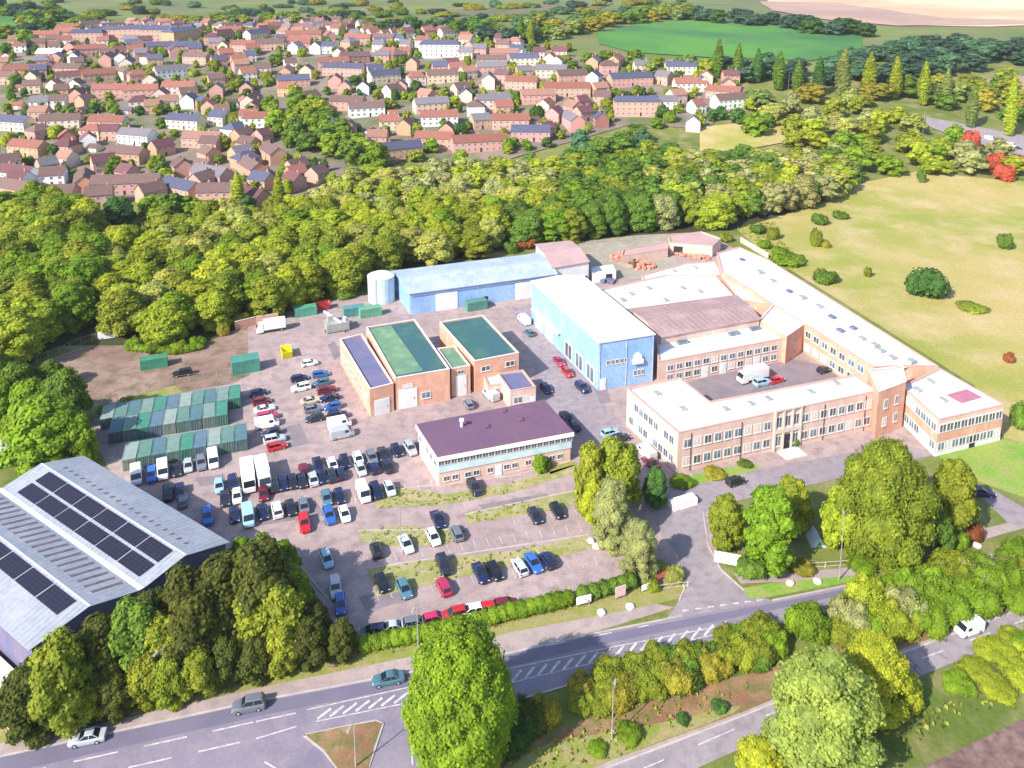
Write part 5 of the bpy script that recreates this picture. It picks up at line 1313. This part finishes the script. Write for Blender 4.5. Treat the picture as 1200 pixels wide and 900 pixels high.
# ---- rough grass that nobody could count
def tufts(name, polys, label, cols, seed):
    rg = random.Random(seed); V = []; Fc = []
    for poly, m, s0, s1 in polys:
        for p in jgrid(poly, m, seed + len(V), .5):
            if noise.noise(Vector((p.x*.05, p.y*.05, seed))) + rg.uniform(-.35, .35) < -.05: continue
            for _ in range(rg.randrange(3, 7)):
                a = rg.uniform(0, 6.28); s = rg.uniform(s0, s1); q = p + Vector((rg.uniform(-s, s), rg.uniform(-s, s), 0)); u = Vector((math.cos(a), math.sin(a), 0)); n = Vector((-u.y, u.x, 0))*rg.uniform(.2, .6)
                b = len(V); h_ = s*rg.uniform(.5, .9); V += [q - u*s*.5, q + u*s*.5, q + u*s*.3 + n*s + Vector((0, 0, h_)), q - u*s*.35 + n*s + Vector((0, 0, h_*.9))]; Fc.append((b, b+1, b+2, b+3))
    me = bpy.data.meshes.new(name); me.from_pydata([(v.x, v.y, v.z+.05) for v in V], [], Fc); me.materials.append(M['leaf']); me.update()
    o = inst(name, me, None, color=cols); return setp(o, label, None, None, 'stuff')
MEAD = [(900,262),(960,243),(1012,217),(1075,204),(1140,210),(1320,226),(1500,420),(1420,620),(1210,560),(1182,510),(1146,450),(1004,360),(905,300)]
0 and tufts('meadow_grass', [(MEAD, 2.4, .2, .45)], 'tussocks of dry grass across the meadow', (.36, .32, .11), 3)
tufts('rough_grass', [([(560,900),(640,864),(700,842),(800,812),(878,796),(870,832),(712,890),(590,940)], 1.3, .2, .5), ([(1060,802),(1200,748),(1300,715),(1300,760),(1200,815),(1060,886),(1000,900)], 1.5, .25, .6),
    ([(-60,880),(0,856),(200,816),(330,778),(410,760),(495,760),(300,803),(0,868)], 1.3, .15, .4), ([(438,577),(470,571),(520,580),(600,566),(672,545),(680,552),(600,577),(520,592),(440,596)], 1.2, .15, .4),
    ([(545,603),(680,574),(692,584),(600,606),(548,614)], 1.2, .15, .4), ([(422,622),(470,616),(545,622),(520,640),(440,640)], 1.2, .15, .4), ([(430,667),(500,656),(600,646),(690,628),(706,640),(560,672),(440,700)], 1.2, .15, .4),
    ([(860,268),(905,258),(930,300),(905,300)], 1.6, .3, .7), ([(930,640),(1010,655),(1160,625),(1150,600),(1000,650)], 1.4, .2, .5)], 'rough grass on the verges, banks and car park strips', (.24, .27, .06), 4)

# ------------------------------------------------------------------ houses
RC = dict(R=(.26,.105,.08), D=(.14,.06,.07), P=(.15,.092,.085), B=(.085,.09,.15), G=(.17,.155,.18), O=(.29,.155,.12), W=(.80,.78,.76))
RN = dict(R='red', D='dark red', P='purple grey', B='slate blue', G='grey', O='orange brown', W='white')
WC = dict(K=(.55,.31,.25), O=(.56,.31,.20), C=(.68,.56,.46), T=(.80,.78,.76), D=(.30,.12,.11), Y=(.64,.49,.38))
WNm = dict(K='pink brick', O='orange brick', C='cream', T='white', D='dark brick', Y='sandy')
def house_mesh(L, W, h, rise, hip=0.0):
    wl = MB(); hl_, hw = L/2, W/2
    c = [(-hl_, -hw), (hl_, -hw), (hl_, hw), (-hl_, hw)]
    vs = [(x, y, -1.5) for x, y in c] + [(x, y, h) for x, y in c]
    if hip: wl.add(vs, [(3,2,1,0),(0,1,5,4),(1,2,6,5),(2,3,7,6),(3,0,4,7),(4,5,6,7)])
    else: wl.add(vs + [(-hl_, 0, h+rise), (hl_, 0, h+rise)], [(3,2,1,0),(0,1,5,4),(2,3,7,6),(1,2,6,9,5),(3,0,4,8,7)])
    rf = MB(); o = .35; k = rise/hw; rx = hl_ - hip if hip else hl_ + .25; ex = hl_ + (o if hip else .25)
    for s in (-1, 1):
        q = [(-ex*s, -(hw+o)*s, h - k*o), (ex*s, -(hw+o)*s, h - k*o), (rx*s, 0, h+rise+.05), (-rx*s, 0, h+rise+.05)]
        rf.add(q + [(x, y, z+.12) for x, y, z in q], [(3,2,1,0),(4,5,6,7),(0,1,5,4),(1,2,6,5),(2,3,7,6),(3,0,4,7)])
    if hip:
        for s in (-1, 1):
            q = [(ex*s, -(hw+o)*s, h-k*o), (ex*s, (hw+o)*s, h-k*o), (rx*s, 0, h+rise+.05)]
            rf.add(q + [(x, y, z+.12) for x, y, z in q], [(2,1,0),(3,4,5)])
    return wl.mesh('house_wall', M['wallpaint']), rf.mesh('house_roof', M['rooftile'])
ch_ = MB(); ch_.box((0, 0, 0), (.9, .6, 1.7)); ch_.tube((-.2, 0, 1.7), (-.2, 0, 2.0), .12, n=6); ch_.tube((.2, 0, 1.7), (.2, 0, 2.0), .12, n=6); CHIM = ch_.mesh('chimney', M['wallpaint'])
HK = {}
for key, (L, W, h, rise, hip, nw) in {'semi': (10, 8, 5.2, 3.0, 0, 3), 'long': (20, 8, 5.2, 2.9, 0, 6), 'terr': (28, 8.5, 5.4, 2.9, 0, 9), 'small': (8, 7.5, 5.0, 3.0, 0, 2), 'hip': (11, 9.5, 5.3, 2.8, 3.4, 3), 'bung': (12, 8, 2.8, 2.6, 0, 3), 'flat3': (26, 11, 8.2, 2.4, 2.5, 8), 'gar': (5.5, 5.5, 2.4, 1.6, 0, 0)}.items():
    HK[key] = (house_mesh(L, W, h, rise, hip), L, W, h, rise, nw)
HN = dict(semi='house', long='terrace', terr='long terrace', small='small house', hip='hipped roof house', bung='bungalow', flat3='three storey block', gar='garage')
HOUSES = []
def house(x, y, kind, roof, wall, yaw, sc=1.0, pos=None, label=None):
    p = pos or at(x, y); (wm_, rm_), L, W, h, rise, nw = HK[kind]
    e = empty({'gar': 'garage', 'long': 'terraced_house', 'terr': 'terraced_house', 'flat3': 'apartment_block'}.get(kind, 'house'), p, label, 'garage' if kind == 'gar' else 'house', 'houses of the town on the hill', R(yaw))
    e.scale = (sc, sc, sc)
    j = rnd.uniform(.85, 1.15); wc = tuple(v*rnd.uniform(.93, 1.07) for v in WC[wall])
    inst('wall', wm_, e, color=wc); r_ = inst('roof', rm_, e, color=tuple(v*j for v in RC[roof]))
    if kind != 'gar':
        for k in range(1 if L < 15 else int(L/9)):
            cx = L*.32 if L < 15 else -L/2 + 4.5 + k*9
            inst('chimney', CHIM, r_, (cx, .3, h+rise-.7), color=tuple(v*.8 for v in WC['K']))
        for fl in ((.9, h-1.9) if h < 7 else (.9, 3.5, h-1.9)):
            if h < 3.5 and fl > 1: continue
            for i in range(nw):
                xx = -L/2 + L*(i+.5)/nw
                for s in (-1, 1):
                    if s == 1 and math.cos(R(yaw)) > .4: continue      # the far side faces away from everything in view
                    if s == -1 and math.cos(R(yaw)) < -.4: continue
                    if fl < 1 and i == nw//2 and s == -1:
                        inst('door', U_DOORD, e, (xx, s*W/2, 0), (0, 0, 0), (.95, .1, 2.1)); continue
                    w_ = inst('window', U_FRAME, e, (xx, s*W/2, fl), (0, 0, 0 if s == -1 else math.pi), (1.25, .1, 1.2)); inst('pane', U_PANE, w_)
    else: inst('door', U_DOOR, e, (0, -W/2, 0), (0, 0, 0), (2.4, .1, 2.0))
    HOUSES.append((p.x, p.y, max(L, W)*sc*.5))
    if not label: auto(e, x, y, f'{RN[roof]} roofed {WNm[wall]} {HN[kind]}', 'town')
    return e
HL = [ # x, y(base), kind, roof, wall, yaw
(61,70,'long','W','D',0),(104,50,'flat3','B','K',5),(82,88,'long','P','O',-5),(12,98,'semi','P','K',-10),(148,92,'semi','P','C',15),(182,77,'semi','B','O',35),(205,66,'semi','B','K',10),(232,74,'long','P','K',-20),(265,70,'semi','R','O',30),
(287,60,'long','R','K',-10),(48,128,'semi','G','T',0),(130,113,'long','R','K',3),(166,114,'long','R','K',2),(211,110,'long','R','C',3),(100,126,'small','P','O',60),(240,128,'semi','B','O',-60),(18,152,'long','B','C',2),(72,150,'long','P','C',4),(128,152,'long','R','C',-8),(162,168,'long','G','T',-12),
(218,150,'long','B','C',4),(258,146,'semi','B','C',25),(284,168,'semi','P','O',60),(35,182,'long','R','O',-35),(80,170,'semi','R','D',0),(104,172,'small','R','T',0),(10,200,'semi','P','C',20),(64,216,'semi','P','T',0),(100,222,'long','P','O',-45),(150,226,'terr','P','K',8),(214,205,'semi','P','K',-50),(238,222,'semi','P','K',60),
(292,178,'semi','P','O',-40),(150,190,'long','P','O',-30),(122,200,'semi','D','K',40),(190,182,'semi','D','O',40),(356,48,'terr','R','K',2),(386,48,'small','R','K',0),(420,52,'long','R','K',-8),(446,56,'small','B','D',0),(332,56,'small','P','T',20),(372,62,'semi','B','T',0),(416,74,'long','P','D',0),(466,72,'hip','P','D',20),
(309,88,'semi','P','C',10),(360,90,'semi','P','Y',10),(404,88,'terr','B','K',-5),(450,96,'long','B','Y',50),(518,96,'long','P','Y',0),(344,102,'long','B','K',0),(338,112,'semi','R','O',0),(364,122,'semi','P','O',60),(408,128,'long','P','K',4),(460,114,'semi','P','C',60),(500,120,'semi','O','O',-50),(540,112,'semi','P','Y',20),
(576,78,'long','P','Y',0),(590,96,'semi','P','K',20),(578,126,'long','G','C',-2),(548,92,'semi','O','Y',40),(515,146,'long','R','T',-8),(562,176,'terr','R','K',-6),(510,172,'long','R','K',-10),(476,156,'semi','D','O',60),(400,156,'semi','B','O',10),(424,180,'small','B','T',5),(470,184,'long','B','O',8),(410,158,'small','P','K',0),
(654,44,'semi','P','T',5),(614,76,'long','B','C',0),(646,90,'long','G','Y',-25),(696,98,'semi','B','T',0),(738,100,'terr','B','K',-2),(778,98,'semi','G','K',0),(664,112,'terr','R','K',5),(630,120,'long','O','K',-5),(746,134,'flat3','B','K',3),(782,128,'semi','G','T',-20),(808,106,'long','R','C',0),(822,104,'semi','B','Y',0),(848,116,'long','R','K',-25),
(816,132,'small','R','T',20),(812,152,'small','G','C',60),(622,164,'long','B','K',0),(598,150,'long','R','K',10),(650,142,'semi','D','K',0),(672,134,'semi','O','K',20),(704,148,'small','B','D',0),(640,160,'small','D','O',60),(706,122,'semi','P','K',-20),(590,134,'semi','R','O',30),(612,104,'long','R','K',-20),(640,132,'semi','R','C',-10),
(20,232,'long','P','O',-30),(62,238,'long','P','K',10),(178,236,'semi','P','K',50),(262,236,'long','P','K',0),(308,222,'semi','B','K',-45),(296,206,'long','P','O',-35),(348,206,'semi','P','K',60),(246,190,'semi','P','O',-50),(320,188,'long','P','O',-50),(372,214,'small','P','K',60),(118,240,'semi','P','K',30)]
block = house(140, 46, 'flat3', 'B', 'K', 2, 1.0, None, 'leftmost wing of the long three storey pink brick apartment block')
block['group'] = 'apartment block on the hill'
for i, (x, y) in enumerate(((165,47),(192,48),(213,50))):
    b = house(x, y, 'flat3', 'B', 'K' if i < 2 else 'O', (2, -2, 70)[i], 1.15, None, ['second wing of the long pink brick apartment block','third wing of the long pink brick apartment block','orange end wing of the long pink brick apartment block'][i])
house(516, 66, 'flat3', 'B', 'T', -3, 1.1, None, 'bright white long gabled hall with slate roof at the top of the town')
hj = random.Random(3)
for x, y, k, r_, w, yw in HL: house(x, y, k, r_, w, yw + hj.uniform(-20, 20) + (hj.choice((0, 0, 75, -60)) if k in ('semi', 'small') and abs(yw) < 30 else 0), 1.0)
rh = random.Random(42)
WEDGE = [(305,118),(352,112),(400,130),(445,172),(470,190),(430,212),(380,205),(330,180)]
cands = jgrid(TOWN, 12.5, 21, .25)
cnt = 0; rh.shuffle(cands)
for p in cands:
    x, y = topx(p)
    if pip(x, y, WEDGE) or cnt > 265: continue
    if any((p.x-a)**2 + (p.y-b)**2 < (r_ + 3.6)**2 for a, b, r_ in HOUSES): continue
    k = pick(rh, 'semi', 'small', 'small', 'hip', 'long', 'semi', 'gar', 'semi', 'long'); cnt += 1
    base = 8*math.sin(p.x*.02) + 30*math.sin(p.y*.017+p.x*.006)
    house(x, y, k, pick(rh, 'P', 'P', 'R', 'O', 'B', 'G', 'D', 'R'), pick(rh, 'K', 'O', 'K', 'C', 'Y', 'T', 'K'), base + pick(rh, 0, 0, 70), 1.0, p)
# garden trees between the houses
tc = 0
TREES_T = [(18,100),(64,118),(82,140),(70,160),(150,92),(175,95),(135,60),(90,40),(262,56),(245,100),(262,92),(275,108),(290,118),(250,82),(190,150),(135,200),(190,205),(195,212),(28,210),(110,133),(133,132),(262,176),(295,140),(322,76),(388,76),(415,100),(320,132),(460,128),(485,120),(532,126),(520,118),(505,180),(488,190),(540,196),(450,132),(665,60),(690,74),(670,82),(720,120),(600,90),(712,128),(770,150),(775,140),(560,60),(300,225),(290,250),(330,240),(366,200),(210,255),(190,250),(225,258),(30,60),(8,62),(58,30),(470,48),(610,98),(845,140),(878,130),(865,145),(900,150)]
for x, y in TREES_T:
    c = pick(rh, 'bright', 'green', 'yellow', 'deep', 'olive')
    auto(tree(f'broad{rh.randrange(5)}', x, y, rh.uniform(16, 24)*(.7+y/400), rh.uniform(12, 19)*(.7+y/400), c, None, 'garden trees of the town'), x, y, f'{FN[c]} garden tree', 'townt')
HP = [h_ for h_ in HOUSES]
_c = jgrid(TOWN, 15, 33, .45); rh.shuffle(_c)
for p in _c:
    if tc > 130: break
    if any((p.x-a)**2 + (p.y-b)**2 < (r_ + .2)**2 for a, b, r_ in HP): continue
    x, y = topx(p); c = pick(rh, 'bright', 'green', 'dark', 'deep', 'olive', 'yellow'); tc += 1
    auto(bush(0, 0, 0, 0, c, None, 'garden shrubs of the town', False, p, rh.uniform(5, 10), rh.uniform(4, 8)), x, y, f'{FN[c]} garden shrub', 'townb')

for p in jgrid(TOWN, 12, 61, .45):
    if any((p.x-a)**2 + (p.y-b)**2 < (r_ + .8)**2 for a, b, r_ in HP): continue
    if rh.random() < .35: continue
    x, y = topx(p); c = pick(rh, 'bright', 'green', 'olive', 'deep', 'olive', 'yellow')
    auto(tree(f'broad{rh.randrange(5)}', 0, 0, 0, 0, c, None, 'garden trees of the town', p, rh.uniform(4.5, 7.5), rh.uniform(4.5, 8)), x, y, f'{FN[c]} garden tree', 'townt')

# ------------------------------------------------------------------ labels for the members of big groups
LM = {
 'dw': [(60,830,'in the dark wood by the left edge'),(170,800,'in the dark wood around the tallest lamp'),(270,780,'in the dark wood right of the tallest lamp'),(300,690,'in the dark wood nearest the car park'),(380,765,'at the right tip of the dark wood')],
 'belt': [(30,300,'in the wood at the far left, upper'),(40,380,'in the wood at the far left, lower'),(150,370,'in the wood above the dirt lot'),(170,310,'in the wood under the town, left'),(240,370,'in the wood above the yellow skip'),(250,310,'in the wood high above the skip'),(330,330,'in the wood above the grey machinery'),(330,280,'in the wood below the town houses'),(420,300,'in the wood behind the storage tank'),(430,245,'in the wood far above the storage tank'),(520,280,'in the wood behind the long blue shed'),(520,230,'in the wood high above the blue shed'),(620,260,'in the wood behind the pinkish store'),(620,215,'in the wood high above the store'),(700,250,'in the wood above the rubble heap'),(700,210,'in the wood high above the rubble'),(790,245,'in the wood behind the rear shed'),(790,210,'in the wood high above the shed'),(870,235,'in the wood at the meadow corner'),(870,205,'in the wood above the meadow corner'),(950,215,'at the right tip of the wood')],
 'town': [(60,70,'near the white flat roof'),(150,75,'below the apartment block'),(230,70,'right of the apartment block'),(300,80,'in the upper middle town'),(380,60,'around the long red roof'),(450,80,'left of the white hall'),(540,90,'below the white hall'),(610,80,'right of the white hall'),(690,100,'near the right slate terrace'),(760,100,'behind the dormered block'),(830,110,'at the right end of town'),(750,140,'beside the dormered block'),(640,130,'in the red roofs at right'),(640,160,'above the wood at right'),(560,130,'in the middle right town'),(560,170,'around the long red terrace'),(470,130,'above the green wedge'),(450,170,'right of the green wedge'),(390,130,'above the wedge top'),(350,160,'left of the green wedge'),(330,210,'below the green wedge'),(60,120,'in the left upper rows'),(160,115,'around the three red roofs'),(230,125,'in the cream rows, left'),(300,120,'beside the dark tree clump'),(40,160,'at the left edge rows'),(120,155,'in the left middle rows'),(210,165,'in the middle left rows'),(280,170,'in the slanting terraces'),(40,210,'in the lower left rows'),(110,215,'beside the white bay house'),(180,220,'in the lower middle rows'),(250,220,'by the lowest town terrace')],
 'townt': [(60,60,'near the white flat roof'),(60,140,'in the left rows of houses'),(150,90,'below the apartment block'),(260,90,'in the dark clump mid left'),(150,200,'in the lower left town'),(260,170,'between the slanting terraces'),(390,90,'around the long red roof'),(500,120,'below the white hall'),(500,185,'by the long red terrace'),(680,75,'above the right slate terrace'),(730,130,'by the dormered block'),(320,235,'below the lowest terraces'),(200,252,'at the bottom of the town'),(870,140,'at the right end of town')],
}
LM['townb'] = LM['town']
KEYW = dict(leftclump='left of the container rows', edge='along the edge of the wood', thicket='in the thicket right of the main road', hedgerow='in the hedgerow below the main road', lowbank='on the lower bank at right', misc='on the verges and banks', pop='among the far poplars', rightwood='left of the distant motorway',
            motorwaywood='above the distant motorway', darkridge='on the dark far ridge', hedgefar='between the green and tan fields', fieldfoot='below the bright green field', fieldtop='left of the bright green field', halltrees='behind the white hall', topleft='in the top left corner', blocktrees='behind the apartment block', wedge='in the green wedge inside the town',
            belttop='where the town meets the wood', townedge='at the lower edge of town', redb='beside the motorway', hill='on the hillside above the town')
# the trees that show smallest become one far woodland; the 270 largest stay things of their own
import numpy as np
def arrays(me):
    n = len(me.vertices); v = np.empty(n*3, np.float32); me.vertices.foreach_get('co', v); k = len(me.loops); li = np.empty(k, np.int32); me.loops.foreach_get('vertex_index', li)
    p = len(me.polygons); st = np.empty(p, np.int32); me.polygons.foreach_get('loop_start', st); return v.reshape(-1, 3), li, st
bl = [(o, x, y, d, k) for o, x, y, d, k in AUTO if o.name.startswith('broadleaf_tree')]
def size(o):
    p = o.location; c = KIDS[o.name]; return ppm(p)**2 * c.scale[0] * c.scale[2]
TRK = {q.parent.name: q for q in bpy.data.objects if q.parent is not None and q.name.startswith('trunk')}
KIDS = {q.parent.name: q for q in bpy.data.objects if q.parent is not None and q.name.startswith('crown')}
bl.sort(key=lambda t: -size(t[0])); drop = bl[255:]
if drop:
    LOW = [leaf_mesh('low_crown', broad_lobes(11+i, 5, 12, 11, .15), 620, .62, 120+i, .88) for i in range(4)]
    tb = MB(); tb.tube((0, 0, -.3), (0, 0, 8), .45, .15, 5); tm_ = tb.mesh('low_trunk', M['bark']); TA = arrays(tm_); LA = [arrays(m_) for m_ in LOW]
    V, L_, S, Cc, Mi = [], [], [], [], []; nv = nl = 0; DEAD = []
    for idx, (o, x, y, d, k) in enumerate(drop):
        c = KIDS[o.name]; sx, sz = c.scale[0], c.scale[2]
        if 'tall' in c.data.name: sz *= 1.24; sx *= .82
        a = o.rotation_euler.z; ca, sa = math.cos(a), math.sin(a); col = tuple(c.color)
        for mi, (v, li, st) in ((0, LA[idx % 4]), (1, TA)):
            w_ = v * np.array([sx, sx, sz], np.float32); q = np.empty_like(w_)
            q[:, 0] = w_[:, 0]*ca - w_[:, 1]*sa + o.location.x; q[:, 1] = w_[:, 0]*sa + w_[:, 1]*ca + o.location.y; q[:, 2] = w_[:, 2] + o.location.z
            V.append(q); L_.append(li + nv); S.append(st + nl); Cc.append(np.tile(np.array(col, np.float32), (len(q), 1))); Mi.append(np.full(len(st), mi, np.int32)); nv += len(q); nl += len(li)
        DEAD += [c, TRK[o.name], o]
    V, L_, S, Cc, Mi = map(np.concatenate, (V, L_, S, Cc, Mi))
    me = bpy.data.meshes.new('far_woodland'); me.vertices.add(len(V)); me.vertices.foreach_set('co', V.ravel()); me.loops.add(len(L_)); me.loops.foreach_set('vertex_index', L_)
    me.polygons.add(len(S)); me.polygons.foreach_set('loop_start', S); me.polygons.foreach_set('material_index', Mi); me.update(calc_edges=True); me.validate()
    at_ = me.color_attributes.new('tint', 'FLOAT_COLOR', 'POINT'); at_.data.foreach_set('color', Cc.ravel())
    fm = M['leaf'].copy(); fm.name = 'far_leaves'; nt = fm.node_tree; oi = [n for n in nt.nodes if n.type == 'OBJECT_INFO'][0]
    an = nt.nodes.new('ShaderNodeAttribute'); an.attribute_name = 'tint'
    for l in list(oi.outputs['Color'].links): nt.links.new(an.outputs['Color'], l.to_socket)
    me.materials.append(fm); me.materials.append(M['bark'])
    fw = bpy.data.objects.new('woodland', me); C.objects.link(fw); setp(fw, 'smaller trees filling the woods, ridge and hedgerows behind and around the town', None, None, 'stuff')
    gone = {id(t[0]) for t in drop}; AUTO = [t for t in AUTO if id(t[0]) not in gone]; bpy.data.batch_remove(DEAD)
grp = {}
for o, x, y, d, k in AUTO:
    if k in LM: ph_ = min(LM[k], key=lambda l: (l[0]-x)**2 + ((l[1]-y)*1.6)**2)[2]
    else: ph_ = KEYW[k]
    grp.setdefault((k, ph_, d), []).append((x, y, o))
for (k, ph_, d), its in grp.items():
    its.sort(key=lambda t: t[0])
    for i, (x, y, o) in enumerate(its):
        if len(its) == 1: o['label'] = f'only {d} {ph_}'
        else: o['label'] = f'{ORD[i] if i < len(ORD) else "later"} {d} from left {ph_}'

# ------------------------------------------------------------------ light and render settings
SUN_EL, SUN_AZ = R(37), math.atan2(-.69, -.72)          # direction towards the sun, from +X counter-clockwise
sd_ = Vector((math.cos(SUN_AZ)*math.cos(SUN_EL), math.sin(SUN_AZ)*math.cos(SUN_EL), math.sin(SUN_EL)))
sun = bpy.data.lights.new('sun', 'SUN'); sun.energy = 4.3; sun.angle = R(.6); sun.color = (1.0, .94, .84)
so = bpy.data.objects.new('sun', sun); C.objects.link(so); so.location = (0, 0, 300); so.rotation_euler = (-sd_).to_track_quat('-Z', 'Y').to_euler()
w = bpy.data.worlds.new('World'); scene.world = w; w.use_nodes = True
nt = w.node_tree; bg = nt.nodes['Background']; sky = nt.nodes.new('ShaderNodeTexSky'); sky.sky_type = 'NISHITA'; sky.sun_disc = False
sky.sun_elevation = SUN_EL; sky.sun_rotation = math.pi/2 - SUN_AZ; sky.altitude = 100
nt.links.new(sky.outputs[0], bg.inputs[0]); bg.inputs[1].default_value = .145
vs_ = scene.view_settings; vs_.view_transform = 'Standard'; vs_.look = 'None'; vs_.exposure = .86; vs_.gamma = 1; vs_.use_curve_mapping = False
scene.render.engine = 'CYCLES'
hz = MB(); hz.box((0, 2900, -1.2), (13500, 6300, 160)); 
hm = bpy.data.materials.new('haze_air'); hm.use_nodes = True; hn = hm.node_tree; hn.nodes.remove(hn.nodes['Principled BSDF'])
pv = hn.nodes.new('ShaderNodeVolumePrincipled'); pv.inputs['Color'].default_value = (.86, .90, 1, 1); pv.inputs['Density'].default_value = HAZE
hn.links.new(pv.outputs[0], hn.nodes['Material Output'].inputs['Volume'])
if HAZE: setp(hz.build('haze', hm), kind='stuff')
scene.cycles.max_bounces = 5; scene.cycles.diffuse_bounces = 2; scene.cycles.glossy_bounces = 2; scene.cycles.transmission_bounces = 2
scene.render.resolution_x = 1024; scene.render.resolution_y = 768
